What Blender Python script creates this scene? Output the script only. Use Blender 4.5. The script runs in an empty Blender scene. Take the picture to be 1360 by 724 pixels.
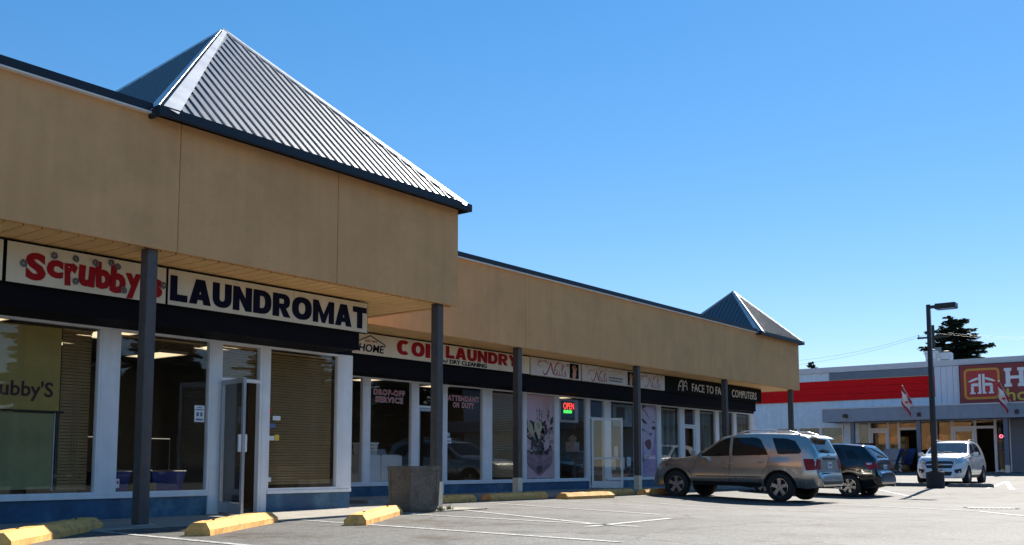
import bpy, bmesh, math, random
import numpy as np
from mathutils import Vector, Matrix
from mathutils.bvhtree import BVHTree
random.seed(7)
SC = bpy.context.scene
COL = SC.collection
PI = math.pi
R = math.radians

# ------------------------------------------------------------------ camera
# world: +X runs along the shop fronts away from the camera, +Y towards the shops, +Z up
CAM_H = 0.757
cam = bpy.data.cameras.new('camera')
cam_o = bpy.data.objects.new('camera', cam); COL.objects.link(cam_o)
yaw, pitch = R(37.868), R(5.4768)
fw = Vector((math.cos(yaw)*math.cos(pitch), math.sin(yaw)*math.cos(pitch), math.sin(pitch)))
rt = Vector((math.sin(yaw), -math.cos(yaw), 0)); up = rt.cross(fw)
cam_o.matrix_world = Matrix(((rt.x, up.x, -fw.x, 0), (rt.y, up.y, -fw.y, 0), (rt.z, up.z, -fw.z, CAM_H), (0, 0, 0, 1)))
cam.sensor_width = 36; cam.lens = 34.48; cam.shift_y = 0.0957
cam.clip_start = 0.05; cam.clip_end = 3000
SC.camera = cam_o

# ------------------------------------------------------------------ sky, sun, exposure
SUN_AZ, SUN_EL = 7.8, 40.5          # degrees, azimuth from +X towards +Y
w = bpy.data.worlds.new('World'); SC.world = w; w.use_nodes = True
nt = w.node_tree; nt.nodes.clear()
wo = nt.nodes.new('ShaderNodeOutputWorld'); bg = nt.nodes.new('ShaderNodeBackground')
sk = nt.nodes.new('ShaderNodeTexSky'); sk.sky_type = 'NISHITA'; sk.sun_disc = False
sk.sun_elevation = R(SUN_EL); sk.sun_rotation = R(90 - SUN_AZ)
sk.altitude = 0; sk.air_density = 0.95; sk.dust_density = 0.02; sk.ozone_density = 3.8
hs = nt.nodes.new('ShaderNodeHueSaturation'); hs.inputs['Saturation'].default_value = 1.32
nt.links.new(sk.outputs[0], hs.inputs['Color']); gm = nt.nodes.new('ShaderNodeGamma'); gm.inputs[1].default_value = 0.74
nt.links.new(hs.outputs[0], gm.inputs[0]); tn_ = nt.nodes.new('ShaderNodeMix'); tn_.data_type = 'RGBA'; tn_.blend_type = 'MULTIPLY'; tn_.inputs[0].default_value = 1; tn_.inputs[7].default_value = (0.98, 0.95, 1.03, 1)
nt.links.new(gm.outputs[0], tn_.inputs[6]); nt.links.new(tn_.outputs[2], bg.inputs[0])
bg.inputs[1].default_value = 0.097
nt.links.new(bg.outputs[0], wo.inputs[0])
sun = bpy.data.lights.new('sun', 'SUN'); sun.energy = 4.5; sun.angle = R(0.53); sun.color = (1.0, 0.935, 0.82)
sun_o = bpy.data.objects.new('sun', sun); COL.objects.link(sun_o)
sd = Vector((math.cos(R(SUN_AZ))*math.cos(R(SUN_EL)), math.sin(R(SUN_AZ))*math.cos(R(SUN_EL)), math.sin(R(SUN_EL))))
sun_o.rotation_euler = sd.to_track_quat('Z', 'Y').to_euler()
sun_o.location = (20, -10, 30)
vs = SC.view_settings
vs.view_transform = 'Standard'; vs.look = 'None'; vs.gamma = 1; vs.exposure = 1.25; vs.use_curve_mapping = False
SC.cycles.max_bounces = 8; SC.cycles.transparent_max_bounces = 16
SC.cycles.sample_clamp_indirect = 4.0

# ------------------------------------------------------------------ materials
MATS = {}
def _nodes(name):
    m = bpy.data.materials.new(name); m.use_nodes = True
    n = m.node_tree; n.nodes.clear()
    out = n.nodes.new('ShaderNodeOutputMaterial'); b = n.nodes.new('ShaderNodeBsdfPrincipled')
    n.links.new(b.outputs[0], out.inputs[0])
    return m, n, b, out
def mat(name, col, rough=0.6, metal=0.0, var=0.12, scale=6.0, bump=0.0, bscale=60.0, spec=0.5, streak=0.0, coat=0.0, grime=None, crough=0.03):
    """procedural paint / stone / plastic: base colour broken up by two noises, optional vertical streaks and fine relief"""
    if name in MATS: return MATS[name]
    m, n, b, out = _nodes(name); L = n.links.new
    geo = n.nodes.new('ShaderNodeNewGeometry')
    b.inputs['Roughness'].default_value = rough; b.inputs['Metallic'].default_value = metal
    b.inputs['Specular IOR Level'].default_value = spec
    if coat: b.inputs['Coat Weight'].default_value = coat; b.inputs['Coat Roughness'].default_value = crough
    c = tuple(col) + (1,)
    cur = None
    if var > 0:
        tn = n.nodes.new('ShaderNodeTexNoise'); tn.inputs['Scale'].default_value = scale; tn.inputs['Detail'].default_value = 6
        tn.inputs['Roughness'].default_value = 0.65
        L(geo.outputs['Position'], tn.inputs['Vector'])
        mr = n.nodes.new('ShaderNodeMapRange'); mr.inputs[1].default_value = 0.3; mr.inputs[2].default_value = 0.7
        mr.inputs[3].default_value = 1 - var; mr.inputs[4].default_value = 1 + var
        L(tn.outputs[0], mr.inputs[0])
        mx = n.nodes.new('ShaderNodeMix'); mx.data_type = 'RGBA'; mx.blend_type = 'MULTIPLY'; mx.inputs[0].default_value = 1
        mx.inputs[6].default_value = c; L(mr.outputs[0], mx.inputs[7]); cur = mx.outputs[2]
        rr = n.nodes.new('ShaderNodeMapRange'); rr.inputs[3].default_value = max(0, rough-0.08); rr.inputs[4].default_value = min(1, rough+0.1)
        L(tn.outputs[0], rr.inputs[0]); L(rr.outputs[0], b.inputs['Roughness'])
    if streak > 0:
        mp = n.nodes.new('ShaderNodeMapping'); mp.inputs['Scale'].default_value = (5, 5, 0.28)
        ts = n.nodes.new('ShaderNodeTexNoise'); ts.inputs['Scale'].default_value = 1.3; ts.inputs['Detail'].default_value = 5
        L(geo.outputs['Position'], mp.inputs[0]); L(mp.outputs[0], ts.inputs['Vector'])
        mr2 = n.nodes.new('ShaderNodeMapRange'); mr2.inputs[1].default_value = 0.35; mr2.inputs[2].default_value = 0.75
        mr2.inputs[3].default_value = 1; mr2.inputs[4].default_value = 1 - streak
        L(ts.outputs[0], mr2.inputs[0])
        mx2 = n.nodes.new('ShaderNodeMix'); mx2.data_type = 'RGBA'; mx2.blend_type = 'MULTIPLY'; mx2.inputs[0].default_value = 1
        if cur is not None: L(cur, mx2.inputs[6])
        else: mx2.inputs[6].default_value = c
        L(mr2.outputs[0], mx2.inputs[7]); cur = mx2.outputs[2]
    if grime is not None:                                   # dirt patches with a shape of their own
        gcol, gs, amt = grime
        tg = n.nodes.new('ShaderNodeTexNoise'); tg.inputs['Scale'].default_value = gs; tg.inputs['Detail'].default_value = 8
        tg.inputs['Roughness'].default_value = 0.7
        L(geo.outputs['Position'], tg.inputs['Vector'])
        mg = n.nodes.new('ShaderNodeMapRange'); mg.inputs[1].default_value = 0.5; mg.inputs[2].default_value = 0.72
        mg.inputs[3].default_value = 0; mg.inputs[4].default_value = amt
        L(tg.outputs[0], mg.inputs[0])
        mx3 = n.nodes.new('ShaderNodeMix'); mx3.data_type = 'RGBA'
        L(mg.outputs[0], mx3.inputs[0])
        if cur is not None: L(cur, mx3.inputs[6])
        else: mx3.inputs[6].default_value = c
        mx3.inputs[7].default_value = tuple(gcol) + (1,); cur = mx3.outputs[2]
    if cur is not None: L(cur, b.inputs['Base Color'])
    else: b.inputs['Base Color'].default_value = c
    if bump > 0:
        tb = n.nodes.new('ShaderNodeTexNoise'); tb.inputs['Scale'].default_value = bscale; tb.inputs['Detail'].default_value = 4
        L(geo.outputs['Position'], tb.inputs['Vector'])
        bp = n.nodes.new('ShaderNodeBump'); bp.inputs['Strength'].default_value = bump; bp.inputs['Distance'].default_value = 0.01
        L(tb.outputs[0], bp.inputs['Height']); L(bp.outputs[0], b.inputs['Normal'])
    MATS[name] = m
    return m
def emit(name, col, strength):
    if name in MATS: return MATS[name]
    m, n, b, out = _nodes(name)
    b.inputs['Base Color'].default_value = tuple(col) + (1,)
    b.inputs['Emission Color'].default_value = tuple(col) + (1,); b.inputs['Emission Strength'].default_value = strength
    MATS[name] = m; return m
def glass(name, tint=(0.955, 0.965, 0.96), ior=1.5):
    if name in MATS: return MATS[name]
    m, n, b, out = _nodes(name); L = n.links.new; n.nodes.remove(b)
    tr = n.nodes.new('ShaderNodeBsdfTransparent'); tr.inputs[0].default_value = tuple(tint) + (1,)
    gl = n.nodes.new('ShaderNodeBsdfGlossy'); gl.inputs['Roughness'].default_value = 0.004
    lw = n.nodes.new('ShaderNodeLayerWeight'); lw.inputs[0].default_value = 0.5
    pw = n.nodes.new('ShaderNodeMath'); pw.operation = 'POWER'; L(lw.outputs['Facing'], pw.inputs[0]); pw.inputs[1].default_value = 5
    fr = n.nodes.new('ShaderNodeMath'); fr.operation = 'MULTIPLY_ADD'; L(pw.outputs[0], fr.inputs[0]); fr.inputs[1].default_value = 0.96; fr.inputs[2].default_value = 0.042
    geo = n.nodes.new('ShaderNodeNewGeometry')              # float glass is never quite flat
    tn = n.nodes.new('ShaderNodeTexNoise'); tn.inputs['Scale'].default_value = 0.9; tn.inputs['Detail'].default_value = 1
    L(geo.outputs['Position'], tn.inputs['Vector'])
    bp = n.nodes.new('ShaderNodeBump'); bp.inputs['Strength'].default_value = 0.12; bp.inputs['Distance'].default_value = 0.01
    L(tn.outputs[0], bp.inputs['Height']); L(bp.outputs[0], gl.inputs['Normal'])
    mx = n.nodes.new('ShaderNodeMixShader'); L(fr.outputs[0], mx.inputs[0]); L(tr.outputs[0], mx.inputs[1]); L(gl.outputs[0], mx.inputs[2])
    L(mx.outputs[0], out.inputs[0]); MATS[name] = m; return m
def asphalt_mat():
    m, n, b, out = _nodes('weathered_asphalt'); L = n.links.new; N = n.nodes.new
    geo = N('ShaderNodeNewGeometry')
    def noise(s, d=6, r=0.6):
        t = N('ShaderNodeTexNoise'); t.inputs['Scale'].default_value = s; t.inputs['Detail'].default_value = d; t.inputs['Roughness'].default_value = r
        L(geo.outputs['Position'], t.inputs['Vector']); return t.outputs[0]
    def rng(x, a, c, lo, hi):
        q = N('ShaderNodeMapRange'); q.inputs[1].default_value = a; q.inputs[2].default_value = c; q.inputs[3].default_value = lo; q.inputs[4].default_value = hi
        L(x, q.inputs[0]); return q.outputs[0]
    def mix(f, a, c, blend='MIX'):
        q = N('ShaderNodeMix'); q.data_type = 'RGBA'; q.blend_type = blend
        if isinstance(f, (int, float)): q.inputs[0].default_value = f
        else: L(f, q.inputs[0])
        for k, x in ((6, a), (7, c)):
            if isinstance(x, tuple): q.inputs[k].default_value = x + (1,)
            else: L(x, q.inputs[k])
        return q.outputs[2]
    big = noise(0.35, 5)
    base = mix(rng(big, 0.35, 0.65, 0, 1), (0.104, 0.102, 0.099), (0.142, 0.139, 0.134))
    vo = N('ShaderNodeTexVoronoi'); vo.inputs['Scale'].default_value = 75; L(geo.outputs['Position'], vo.inputs['Vector'])
    agg = rng(vo.outputs['Color'], 0.0, 1.0, 0.40, 1.65)      # pale and dark stones of the aggregate
    base = mix(1.0, base, agg, 'MULTIPLY')
    speck = noise(38, 4, 0.8); base = mix(1.0, base, rng(speck, 0.3, 0.7, 0.72, 1.28), 'MULTIPLY')
    grit = noise(16, 3, 0.7); base = mix(1.0, base, rng(grit, 0.32, 0.68, 0.80, 1.20), 'MULTIPLY')
    worn = noise(0.13, 4, 0.6); base = mix(1.0, base, rng(worn, 0.35, 0.65, 0.84, 1.10), 'MULTIPLY')
    stain = noise(0.9, 7, 0.72)
    base = mix(rng(stain, 0.53, 0.66, 0, 0.85), base, (0.050, 0.034, 0.022))   # oil and rust stains
    dk = noise(2.3, 6, 0.7); base = mix(rng(dk, 0.57, 0.70, 0, 0.6), base, (0.045, 0.043, 0.041))
    for sx, sy, ra, rb in ((10.2, 9.5, 0.9, 1.5), (7.0, 9.1, 0.8, 1.3), (16.7, 12.5, 1.0, 1.2), (13.6, 11.6, 0.9, 1.3), (20.2, 12.2, 0.9, 1.1), (12.6, 8.6, 0.7, 1.2), (26.0, 7.4, 0.9, 1.6), (31.0, 8.0, 0.9, 1.4), (18.4, 6.0, 0.5, 0.8)):
        mp = N('ShaderNodeMapping'); mp.vector_type = 'TEXTURE'; mp.inputs['Location'].default_value = (sx, sy, 0); mp.inputs['Scale'].default_value = (ra, rb, 5)
        L(geo.outputs['Position'], mp.inputs[0]); ln = N('ShaderNodeVectorMath'); ln.operation = 'LENGTH'; L(mp.outputs[0], ln.inputs[0])
        ml = N('ShaderNodeMath'); ml.operation = 'MULTIPLY'; L(rng(ln.outputs['Value'], 0.25, 1.0, 1, 0), ml.inputs[0]); L(rng(dk, 0.42, 0.60, 0, 0.85), ml.inputs[1])
        base = mix(ml.outputs[0], base, (0.045, 0.030, 0.019))   # oil drips where cars stand
    # cracks: thin cell borders, broken up
    wp = N('ShaderNodeMix'); wp.data_type = 'RGBA'; wp.blend_type = 'LINEAR_LIGHT'; wp.inputs[0].default_value = 0.35
    tw = N('ShaderNodeTexNoise'); tw.inputs['Scale'].default_value = 1.4; tw.inputs['Detail'].default_value = 5
    L(geo.outputs['Position'], tw.inputs['Vector']); L(geo.outputs['Position'], wp.inputs[6]); L(tw.outputs['Color'], wp.inputs[7])
    vc = N('ShaderNodeTexVoronoi'); vc.feature = 'DISTANCE_TO_EDGE'; vc.inputs['Scale'].default_value = 0.28; L(wp.outputs[2], vc.inputs['Vector'])
    crack = rng(vc.outputs['Distance'], 0.0, 0.013, 1, 0)
    mm = N('ShaderNodeMath'); mm.operation = 'MULTIPLY'; L(crack, mm.inputs[0]); L(rng(big, 0.38, 0.55, 0, 0.85), mm.inputs[1])
    base = mix(mm.outputs[0], base, (0.03, 0.029, 0.028))
    L(base, b.inputs['Base Color']); b.inputs['Roughness'].default_value = 0.8; b.inputs['Specular IOR Level'].default_value = 0.35
    bp = N('ShaderNodeBump'); bp.inputs['Strength'].default_value = 0.5; bp.inputs['Distance'].default_value = 0.006
    L(vo.outputs['Distance'], bp.inputs['Height']); L(bp.outputs[0], b.inputs['Normal'])
    MATS['asphalt'] = m; return m
def paint_line_mat():
    m, n, b, out = _nodes('worn_line_paint'); L = n.links.new; N = n.nodes.new
    geo = N('ShaderNodeNewGeometry')
    t = N('ShaderNodeTexNoise'); t.inputs['Scale'].default_value = 14; t.inputs['Detail'].default_value = 8; t.inputs['Roughness'].default_value = 0.75
    L(geo.outputs['Position'], t.inputs['Vector'])
    q = N('ShaderNodeMapRange'); q.inputs[1].default_value = 0.36; q.inputs[2].default_value = 0.58; L(t.outputs[0], q.inputs[0])
    mx = N('ShaderNodeMix'); mx.data_type = 'RGBA'; L(q.outputs[0], mx.inputs[0])
    mx.inputs[6].default_value = (0.60, 0.59, 0.57, 1); mx.inputs[7].default_value = (0.24, 0.235, 0.225, 1)
    L(mx.outputs[2], b.inputs['Base Color']); b.inputs['Roughness'].default_value = 0.75
    MATS['line'] = m; return m

STUCCO = mat('tan_stucco', (0.70, 0.385, 0.172), 0.9, var=0.08, scale=0.8, bump=1.0, bscale=75, streak=0.08, spec=0.2, grime=((0.38, 0.24, 0.12), 1.1, 0.35))
SOFFIT = mat('tan_soffit_board', (0.80, 0.50, 0.21), 0.55, var=0.10, scale=3, streak=0, spec=0.3)
JOINT = mat('stucco_joint', (0.22, 0.14, 0.07), 0.9, var=0.1)
SOFF_DK = mat('soffit_joint', (0.05, 0.03, 0.015), 0.9, var=0)
BLACKP = mat('black_bulkhead_paint', (0.006, 0.006, 0.009), 0.75, var=0.2, scale=2, spec=0.1)
BLUEB = mat('blue_base_panel', (0.032, 0.095, 0.18), 0.55, var=0.35, scale=2.2, bump=0.15, grime=((0.13, 0.26, 0.32), 1.7, 0.8))
ALU = mat('white_aluminium_frame', (0.78, 0.80, 0.83), 0.45, var=0.07, scale=3, streak=0.10)
ALUD = mat('mill_aluminium', (0.45, 0.46, 0.48), 0.35, metal=0.6, var=0.08, scale=4)
POSTM = mat('grey_painted_steel', (0.085, 0.078, 0.076), 0.6, var=0.2, scale=7, streak=0.25, grime=((0.12, 0.075, 0.045), 6, 0.5))
CREAM = mat('cream_post_paint', (0.72, 0.66, 0.52), 0.6, var=0.12, scale=9, grime=((0.25, 0.2, 0.13), 9, 0.5))
FLASH = mat('blue_grey_roof_flashing', (0.020, 0.029, 0.042), 0.55, var=0.12, scale=3, streak=0.1, spec=0.25)
DRIP = mat('pale_drip_edge', (0.72, 0.68, 0.62), 0.5, var=0.06)
ROOFM = mat('silver_grey_metal_roofing', (0.072, 0.074, 0.078), 0.40, metal=0.0, var=0.08, scale=2.5, streak=0.10, spec=1.0, coat=1.0, crough=0.34)
ROOFB = mat('slate_blue_metal_roofing', (0.060, 0.070, 0.085), 0.42, metal=0.0, spec=0.8, var=0.08, scale=2.5, streak=0.12)
HIPM = mat('light_metal_hip_cap', (0.45, 0.47, 0.50), 0.4, metal=0.3, var=0.06, scale=3)
CONC = mat('concrete_walk', (0.31, 0.285, 0.245), 0.85, var=0.16, scale=3.5, bump=0.5, bscale=90, grime=((0.16, 0.14, 0.11), 2.1, 0.55))
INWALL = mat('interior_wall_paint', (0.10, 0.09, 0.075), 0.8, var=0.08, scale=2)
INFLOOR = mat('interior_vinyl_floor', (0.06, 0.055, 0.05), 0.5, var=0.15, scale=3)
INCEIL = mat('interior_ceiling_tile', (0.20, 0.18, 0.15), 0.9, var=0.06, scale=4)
GLASS = glass('window_glass')
ASPH = asphalt_mat(); LINE = paint_line_mat()
WHITE = mat('white_enamel', (0.78, 0.78, 0.76), 0.4, var=0.04, scale=4)
BLACK = mat('black_plastic', (0.012, 0.012, 0.013), 0.5, var=0.15, scale=8)
RUBBER = mat('tyre_rubber', (0.018, 0.018, 0.018), 0.85, var=0.25, scale=20)
CHROME = mat('chrome', (0.75, 0.75, 0.76), 0.12, metal=1.0, var=0.03)

# ------------------------------------------------------------------ mesh helpers
class MB:
    def __init__(s): s.v = []; s.f = []; s.m = []
    def add(s, vs, fs, mi=0):
        o = len(s.v); s.v += [tuple(p) for p in vs]; s.f += [tuple(i+o for i in f) for f in fs]; s.m += [mi]*len(fs); return s
    def box(s, x0, x1, y0, y1, z0, z1, mi=0):
        return s.add([(x0,y0,z0),(x1,y0,z0),(x1,y1,z0),(x0,y1,z0),(x0,y0,z1),(x1,y0,z1),(x1,y1,z1),(x0,y1,z1)],
                     [(0,3,2,1),(4,5,6,7),(0,1,5,4),(1,2,6,5),(2,3,7,6),(3,0,4,7)], mi)
    def obox(s, c, ax, ay, az, mi=0):
        c = Vector(c); ax = Vector(ax); ay = Vector(ay); az = Vector(az)
        if ax.cross(ay).dot(az) < 0: ay = -ay
        P = [c-ax-ay-az, c+ax-ay-az, c+ax+ay-az, c-ax+ay-az, c-ax-ay+az, c+ax-ay+az, c+ax+ay+az, c-ax+ay+az]
        return s.add(P, [(0,3,2,1),(4,5,6,7),(0,1,5,4),(1,2,6,5),(2,3,7,6),(3,0,4,7)], mi)
    def tube(s, p0, p1, r0, r1=None, n=10, mi=0, cap=True):
        p0 = Vector(p0); p1 = Vector(p1); r1 = r0 if r1 is None else r1
        d = (p1-p0).normalized(); a = d.orthogonal().normalized(); b = d.cross(a)
        V = []
        for p, r in ((p0, r0), (p1, r1)):
            for k in range(n): t = 2*PI*k/n; V.append(p + a*(r*math.cos(t)) + b*(r*math.sin(t)))
        F = [(k, (k+1) % n, n+(k+1) % n, n+k) for k in range(n)]
        if cap: F += [tuple(range(n-1, -1, -1)), tuple(range(n, 2*n))]
        return s.add(V, F, mi)
    def path(s, pts, r, n=6, mi=0):
        for a, b in zip(pts[:-1], pts[1:]): s.tube(a, b, r, r, n, mi)
        return s
    def lathe(s, prof, n=24, axis='z', mi=0, c=(0, 0, 0)):
        V = []; F = []; c = Vector(c)
        for (r, h) in prof:
            for k in range(n):
                t = 2*PI*k/n; x, y = r*math.cos(t), r*math.sin(t)
                V.append(c + (Vector((x, y, h)) if axis == 'z' else Vector((x, h, y)) if axis == 'y' else Vector((h, x, y))))
        for i in range(len(prof)-1):
            for k in range(n):
                F.append((i*n+k, i*n+(k+1) % n, (i+1)*n+(k+1) % n, (i+1)*n+k))
        return s.add(V, F, mi)
    def poly(s, pts, d, mi=0):
        """closed planar outline pts (3D) pushed by vector d into a solid"""
        n = len(pts); d = Vector(d); P = [Vector(p) for p in pts]
        return s.add(P + [p+d for p in P], [tuple(range(n-1, -1, -1)), tuple(range(n, 2*n))] + [(k, (k+1) % n, n+(k+1) % n, n+k) for k in range(n)], mi)
    def mesh(s, name, mats):
        me = bpy.data.meshes.new(name); me.from_pydata(s.v, [], s.f)
        for m in (mats if isinstance(mats, (list, tuple)) else [mats]): me.materials.append(m)
        if any(s.m):
            for p, i in zip(me.polygons, s.m): p.material_index = i
        return me
    def build(s, name, mats, parent=None, smooth=None, fix=False, bevel=0.0):
        me = s.mesh(name, mats)
        if fix or smooth is not None or bevel:
            bm = bmesh.new(); bm.from_mesh(me)
            if smooth is not None or bevel: bmesh.ops.remove_doubles(bm, verts=bm.verts, dist=1e-5)
            bmesh.ops.recalc_face_normals(bm, faces=bm.faces)
            if bevel:
                es = [e for e in bm.edges if len(e.link_faces) == 2 and e.calc_face_angle(0) > 0.6]
                bmesh.ops.bevel(bm, geom=es, offset=bevel, segments=2, affect='EDGES', clamp_overlap=True)
            bm.to_mesh(me); bm.free()
        if smooth is not None:
            for p in me.polygons: p.use_smooth = True
            me.set_sharp_from_angle(angle=R(smooth))
        return link(name, me, parent)
def link(name, me, parent=None, loc=None):
    o = bpy.data.objects.new(name, me); COL.objects.link(o)
    if parent: o.parent = parent
    if loc: o.location = loc
    return o
def empty(name, loc=(0, 0, 0), rz=0, parent=None):
    o = bpy.data.objects.new(name, None); COL.objects.link(o); o.location = loc; o.rotation_euler = (0, 0, rz)
    o.empty_display_size = 0.2
    if parent: o.parent = parent
    return o
def tag(o, label, cat, group=None):
    o['label'] = label; o['category'] = cat
    if group: o['group'] = group
    return o
def kind(o, k): o['kind'] = k; return o
def copy_tree(o, parent=None):
    c = o.copy(); COL.objects.link(c); c.parent = parent
    for ch in list(o.children): copy_tree(ch, c)
    return c
def box(name, x0, x1, y0, y1, z0, z1, m, parent=None, bevel=0.0):
    return MB().box(x0, x1, y0, y1, z0, z1).build(name, m, parent, bevel=bevel)

# ------------------------------------------------------------------ lettering
def text_mesh(s, bold=0.0, shear=0.0, depth=0.01, spacing=1.0, size=1.0):
    cu = bpy.data.curves.new('t', 'FONT'); cu.body = s; cu.size = size; cu.offset = bold; cu.shear = shear
    cu.extrude = depth/2; cu.space_character = spacing; cu.resolution_u = 3; cu.align_x = 'LEFT'
    o = bpy.data.objects.new('t', cu); COL.objects.link(o)
    dg = bpy.context.evaluated_depsgraph_get()
    me = bpy.data.meshes.new_from_object(o.evaluated_get(dg))
    bpy.data.objects.remove(o); bpy.data.curves.remove(cu)
    me.materials.clear()
    return me
def fit_text(s, x0, x1, z0, z1, plane, m, name, parent=None, bold=0.0, shear=0.0, depth=0.008, spacing=1.0, facing='-y', rot=0.0):
    """lettering fitted into the rectangle x0..x1 (reading direction) by z0..z1, standing on the plane"""
    me = text_mesh(s, bold, shear, depth, spacing)
    co = np.empty(len(me.vertices)*3); me.vertices.foreach_get('co', co); co = co.reshape(-1, 3)
    lo, hi = co.min(0), co.max(0)
    c = (co - lo)/np.maximum(hi - lo, 1e-9)
    wd, ht = abs(x1-x0), z1-z0
    a = (c[:, 0]-0.5)*wd; b = (c[:, 1]-0.5)*ht
    ca, sa = math.cos(rot), math.sin(rot)
    a2 = a*ca - b*sa; b2 = a*sa + b*ca
    d = c[:, 2]*depth
    out = np.empty_like(co); xm = (x0+x1)/2; zm = (z0+z1)/2
    if facing == '-y':
        out[:, 0] = xm + a2; out[:, 1] = plane - d; out[:, 2] = zm + b2
    else:                                                   # faces -x, reads towards -y
        out[:, 0] = plane - d; out[:, 1] = xm - a2; out[:, 2] = zm + b2
    me.vertices.foreach_set('co', out.ravel()); me.update(); me.materials.append(m); me.name = name
    return link(name, me, parent)
def catmull(pts, n=8, closed=False):
    P = [Vector(p) for p in pts]; out = []
    N = len(P)
    for i in range(N if closed else N-1):
        a, b, c, d = (P[(i-1) % N], P[i], P[(i+1) % N], P[(i+2) % N]) if closed else (P[max(i-1, 0)], P[i], P[i+1], P[min(i+2, N-1)])
        for k in range(n):
            t = k/n
            out.append(0.5*((2*b) + (c-a)*t + (2*a-5*b+4*c-d)*t*t + (3*b-a-3*c+d)*t**3))
    if not closed: out.append(P[-1])
    return out
def ribbon(mb, pts, w0, w1, place, d, mi=0, n=8):
    """a brush stroke: pts in 2D, swelling from w0 to w1 in its middle; place(a,b) -> 3D; d thickness vector"""
    C = catmull([(p[0], p[1], 0) for p in pts], n); m = len(C); L = []; Rr = []
    for i, p in enumerate(C):
        t = (C[min(i+1, m-1)] - C[max(i-1, 0)])
        t = t.normalized() if t.length > 1e-9 else Vector((1, 0, 0)); nn = Vector((-t.y, t.x, 0))
        wv = w0 + (w1-w0)*math.sin(PI*i/(m-1))
        L.append(p + nn*wv/2); Rr.append(p - nn*wv/2)
    for i in range(m-1):
        mb.poly([place(q.x, q.y) for q in (L[i], L[i+1], Rr[i+1], Rr[i])], d, mi)

# ================================================================== THE SETTING: parking lot and walks
def S(a, b, x):
    t = min(1, max(0, (x-a)/(b-a))); return t*t*(3-2*t)
def gz(u, v):
    """the lot dips towards its drain and rises gently to the store at the back"""
    return -0.04 - 0.15*S(14, 21, u)*(1-S(28, 34, u))*(1-S(9, 14.5, v)) + 0.42*S(35, 54, u)
def build_ground():
    xs = list(np.arange(0, 62.01, 0.5)); ys = list(np.arange(-6, 18.01, 0.5))
    xs = [-300, -150, -80, -40, -20, -10, -5] + xs + [66, 72, 80, 100, 140, 200, 400, 900]
    ys = [-600, -300, -150, -80, -50, -35, -25, -18, -12, -9] + ys + [19, 20, 22, 26, 32, 40, 60, 100, 200, 400]
    V = [(x, y, gz(x, y)) for y in ys for x in xs]; n = len(xs)
    F = [(j*n+i, j*n+i+1, (j+1)*n+i+1, (j+1)*n+i) for j in range(len(ys)-1) for i in range(n-1)]
    o = MB().add(V, F).build('parking_lot', ASPH)
    for p in o.data.polygons: p.use_smooth = True
    return kind(o, 'structure')
LOT = build_ground()
def line(pts, w=0.1, name='parking_line'):
    P = []
    for a, b in zip(pts[:-1], pts[1:]):
        a = Vector((a[0], a[1], 0)); b = Vector((b[0], b[1], 0)); k = max(2, int((b-a).length/0.4))
        P += [a.lerp(b, i/k) for i in range(k)]
    P.append(Vector((pts[-1][0], pts[-1][1], 0)))
    V = []; F = []
    for i, p in enumerate(P):
        t = (P[min(i+1, len(P)-1)]-P[max(i-1, 0)]).normalized(); nn = Vector((-t.y, t.x, 0))
        for s in (1, -1):
            q = p + nn*(s*w/2); V.append((q.x, q.y, gz(q.x, q.y)+0.006))
    for i in range(len(P)-1): F.append((2*i, 2*i+1, 2*i+3, 2*i+2))
    return MB().add(V, F).build(name, LINE, LOT)
for a, b in (((6.31, 11.2), (6.1, 7.6)), ((9.38, 11.1), (8.74, 5.38)), ((11.58, 11.1), (11.04, 6.51)), ((13.49, 11.98), (11.02, 6.93)),
             ((16.17, 13.2), (13.88, 7.81)), ((18.34, 12.67), (18.25, 9.86)), ((19.85, 11.9), (19.92, 8.5)), ((22.5, 13.2), (22.45, 12.4))):
    line([a, b])
line([(10.63, 7.04), (13.01, 7.15)], 0.12)
line([(23.74, 10.2), (22.92, 7.53), (21.69, 4.85), (20.15, 3.76), (18.5, 2.6)], 0.12)
line([(35.64, 7.71), (42.37, 8.42), (34.09, 6.62)], 0.16)
line([(33.0, 10.6), (29.2, 8.2)], 0.1)

kind(box('sidewalk', 0.5, 13.75, 11.25, 13.5, -0.2, -0.022, CONC, bevel=0.006), 'structure')
kind(box('sidewalk', 12.34, 13.75, 13.503, 16.3, -0.2, -0.022, CONC), 'structure')
kind(box('sidewalk', 13.755, 37.6, 14.32, 16.3, -0.2, 0.045, CONC, bevel=0.012), 'structure')

# ================================================================== STRIP MALL
MALL = tag(empty('strip_mall', (0, 0, 0)), 'long tan stucco strip mall with covered walk and metal pyramid roofs', 'building')
V1, V2, F1, F2 = 13.3, 16.2, 11.5, 14.4     # wall and fascia planes of the near and far block
def part(name, x0, x1, y0, y1, z0, z1, m, parent=MALL, bevel=0.0):
    return box(name, x0, x1, y0, y1, z0, z1, m, parent, bevel)
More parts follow.
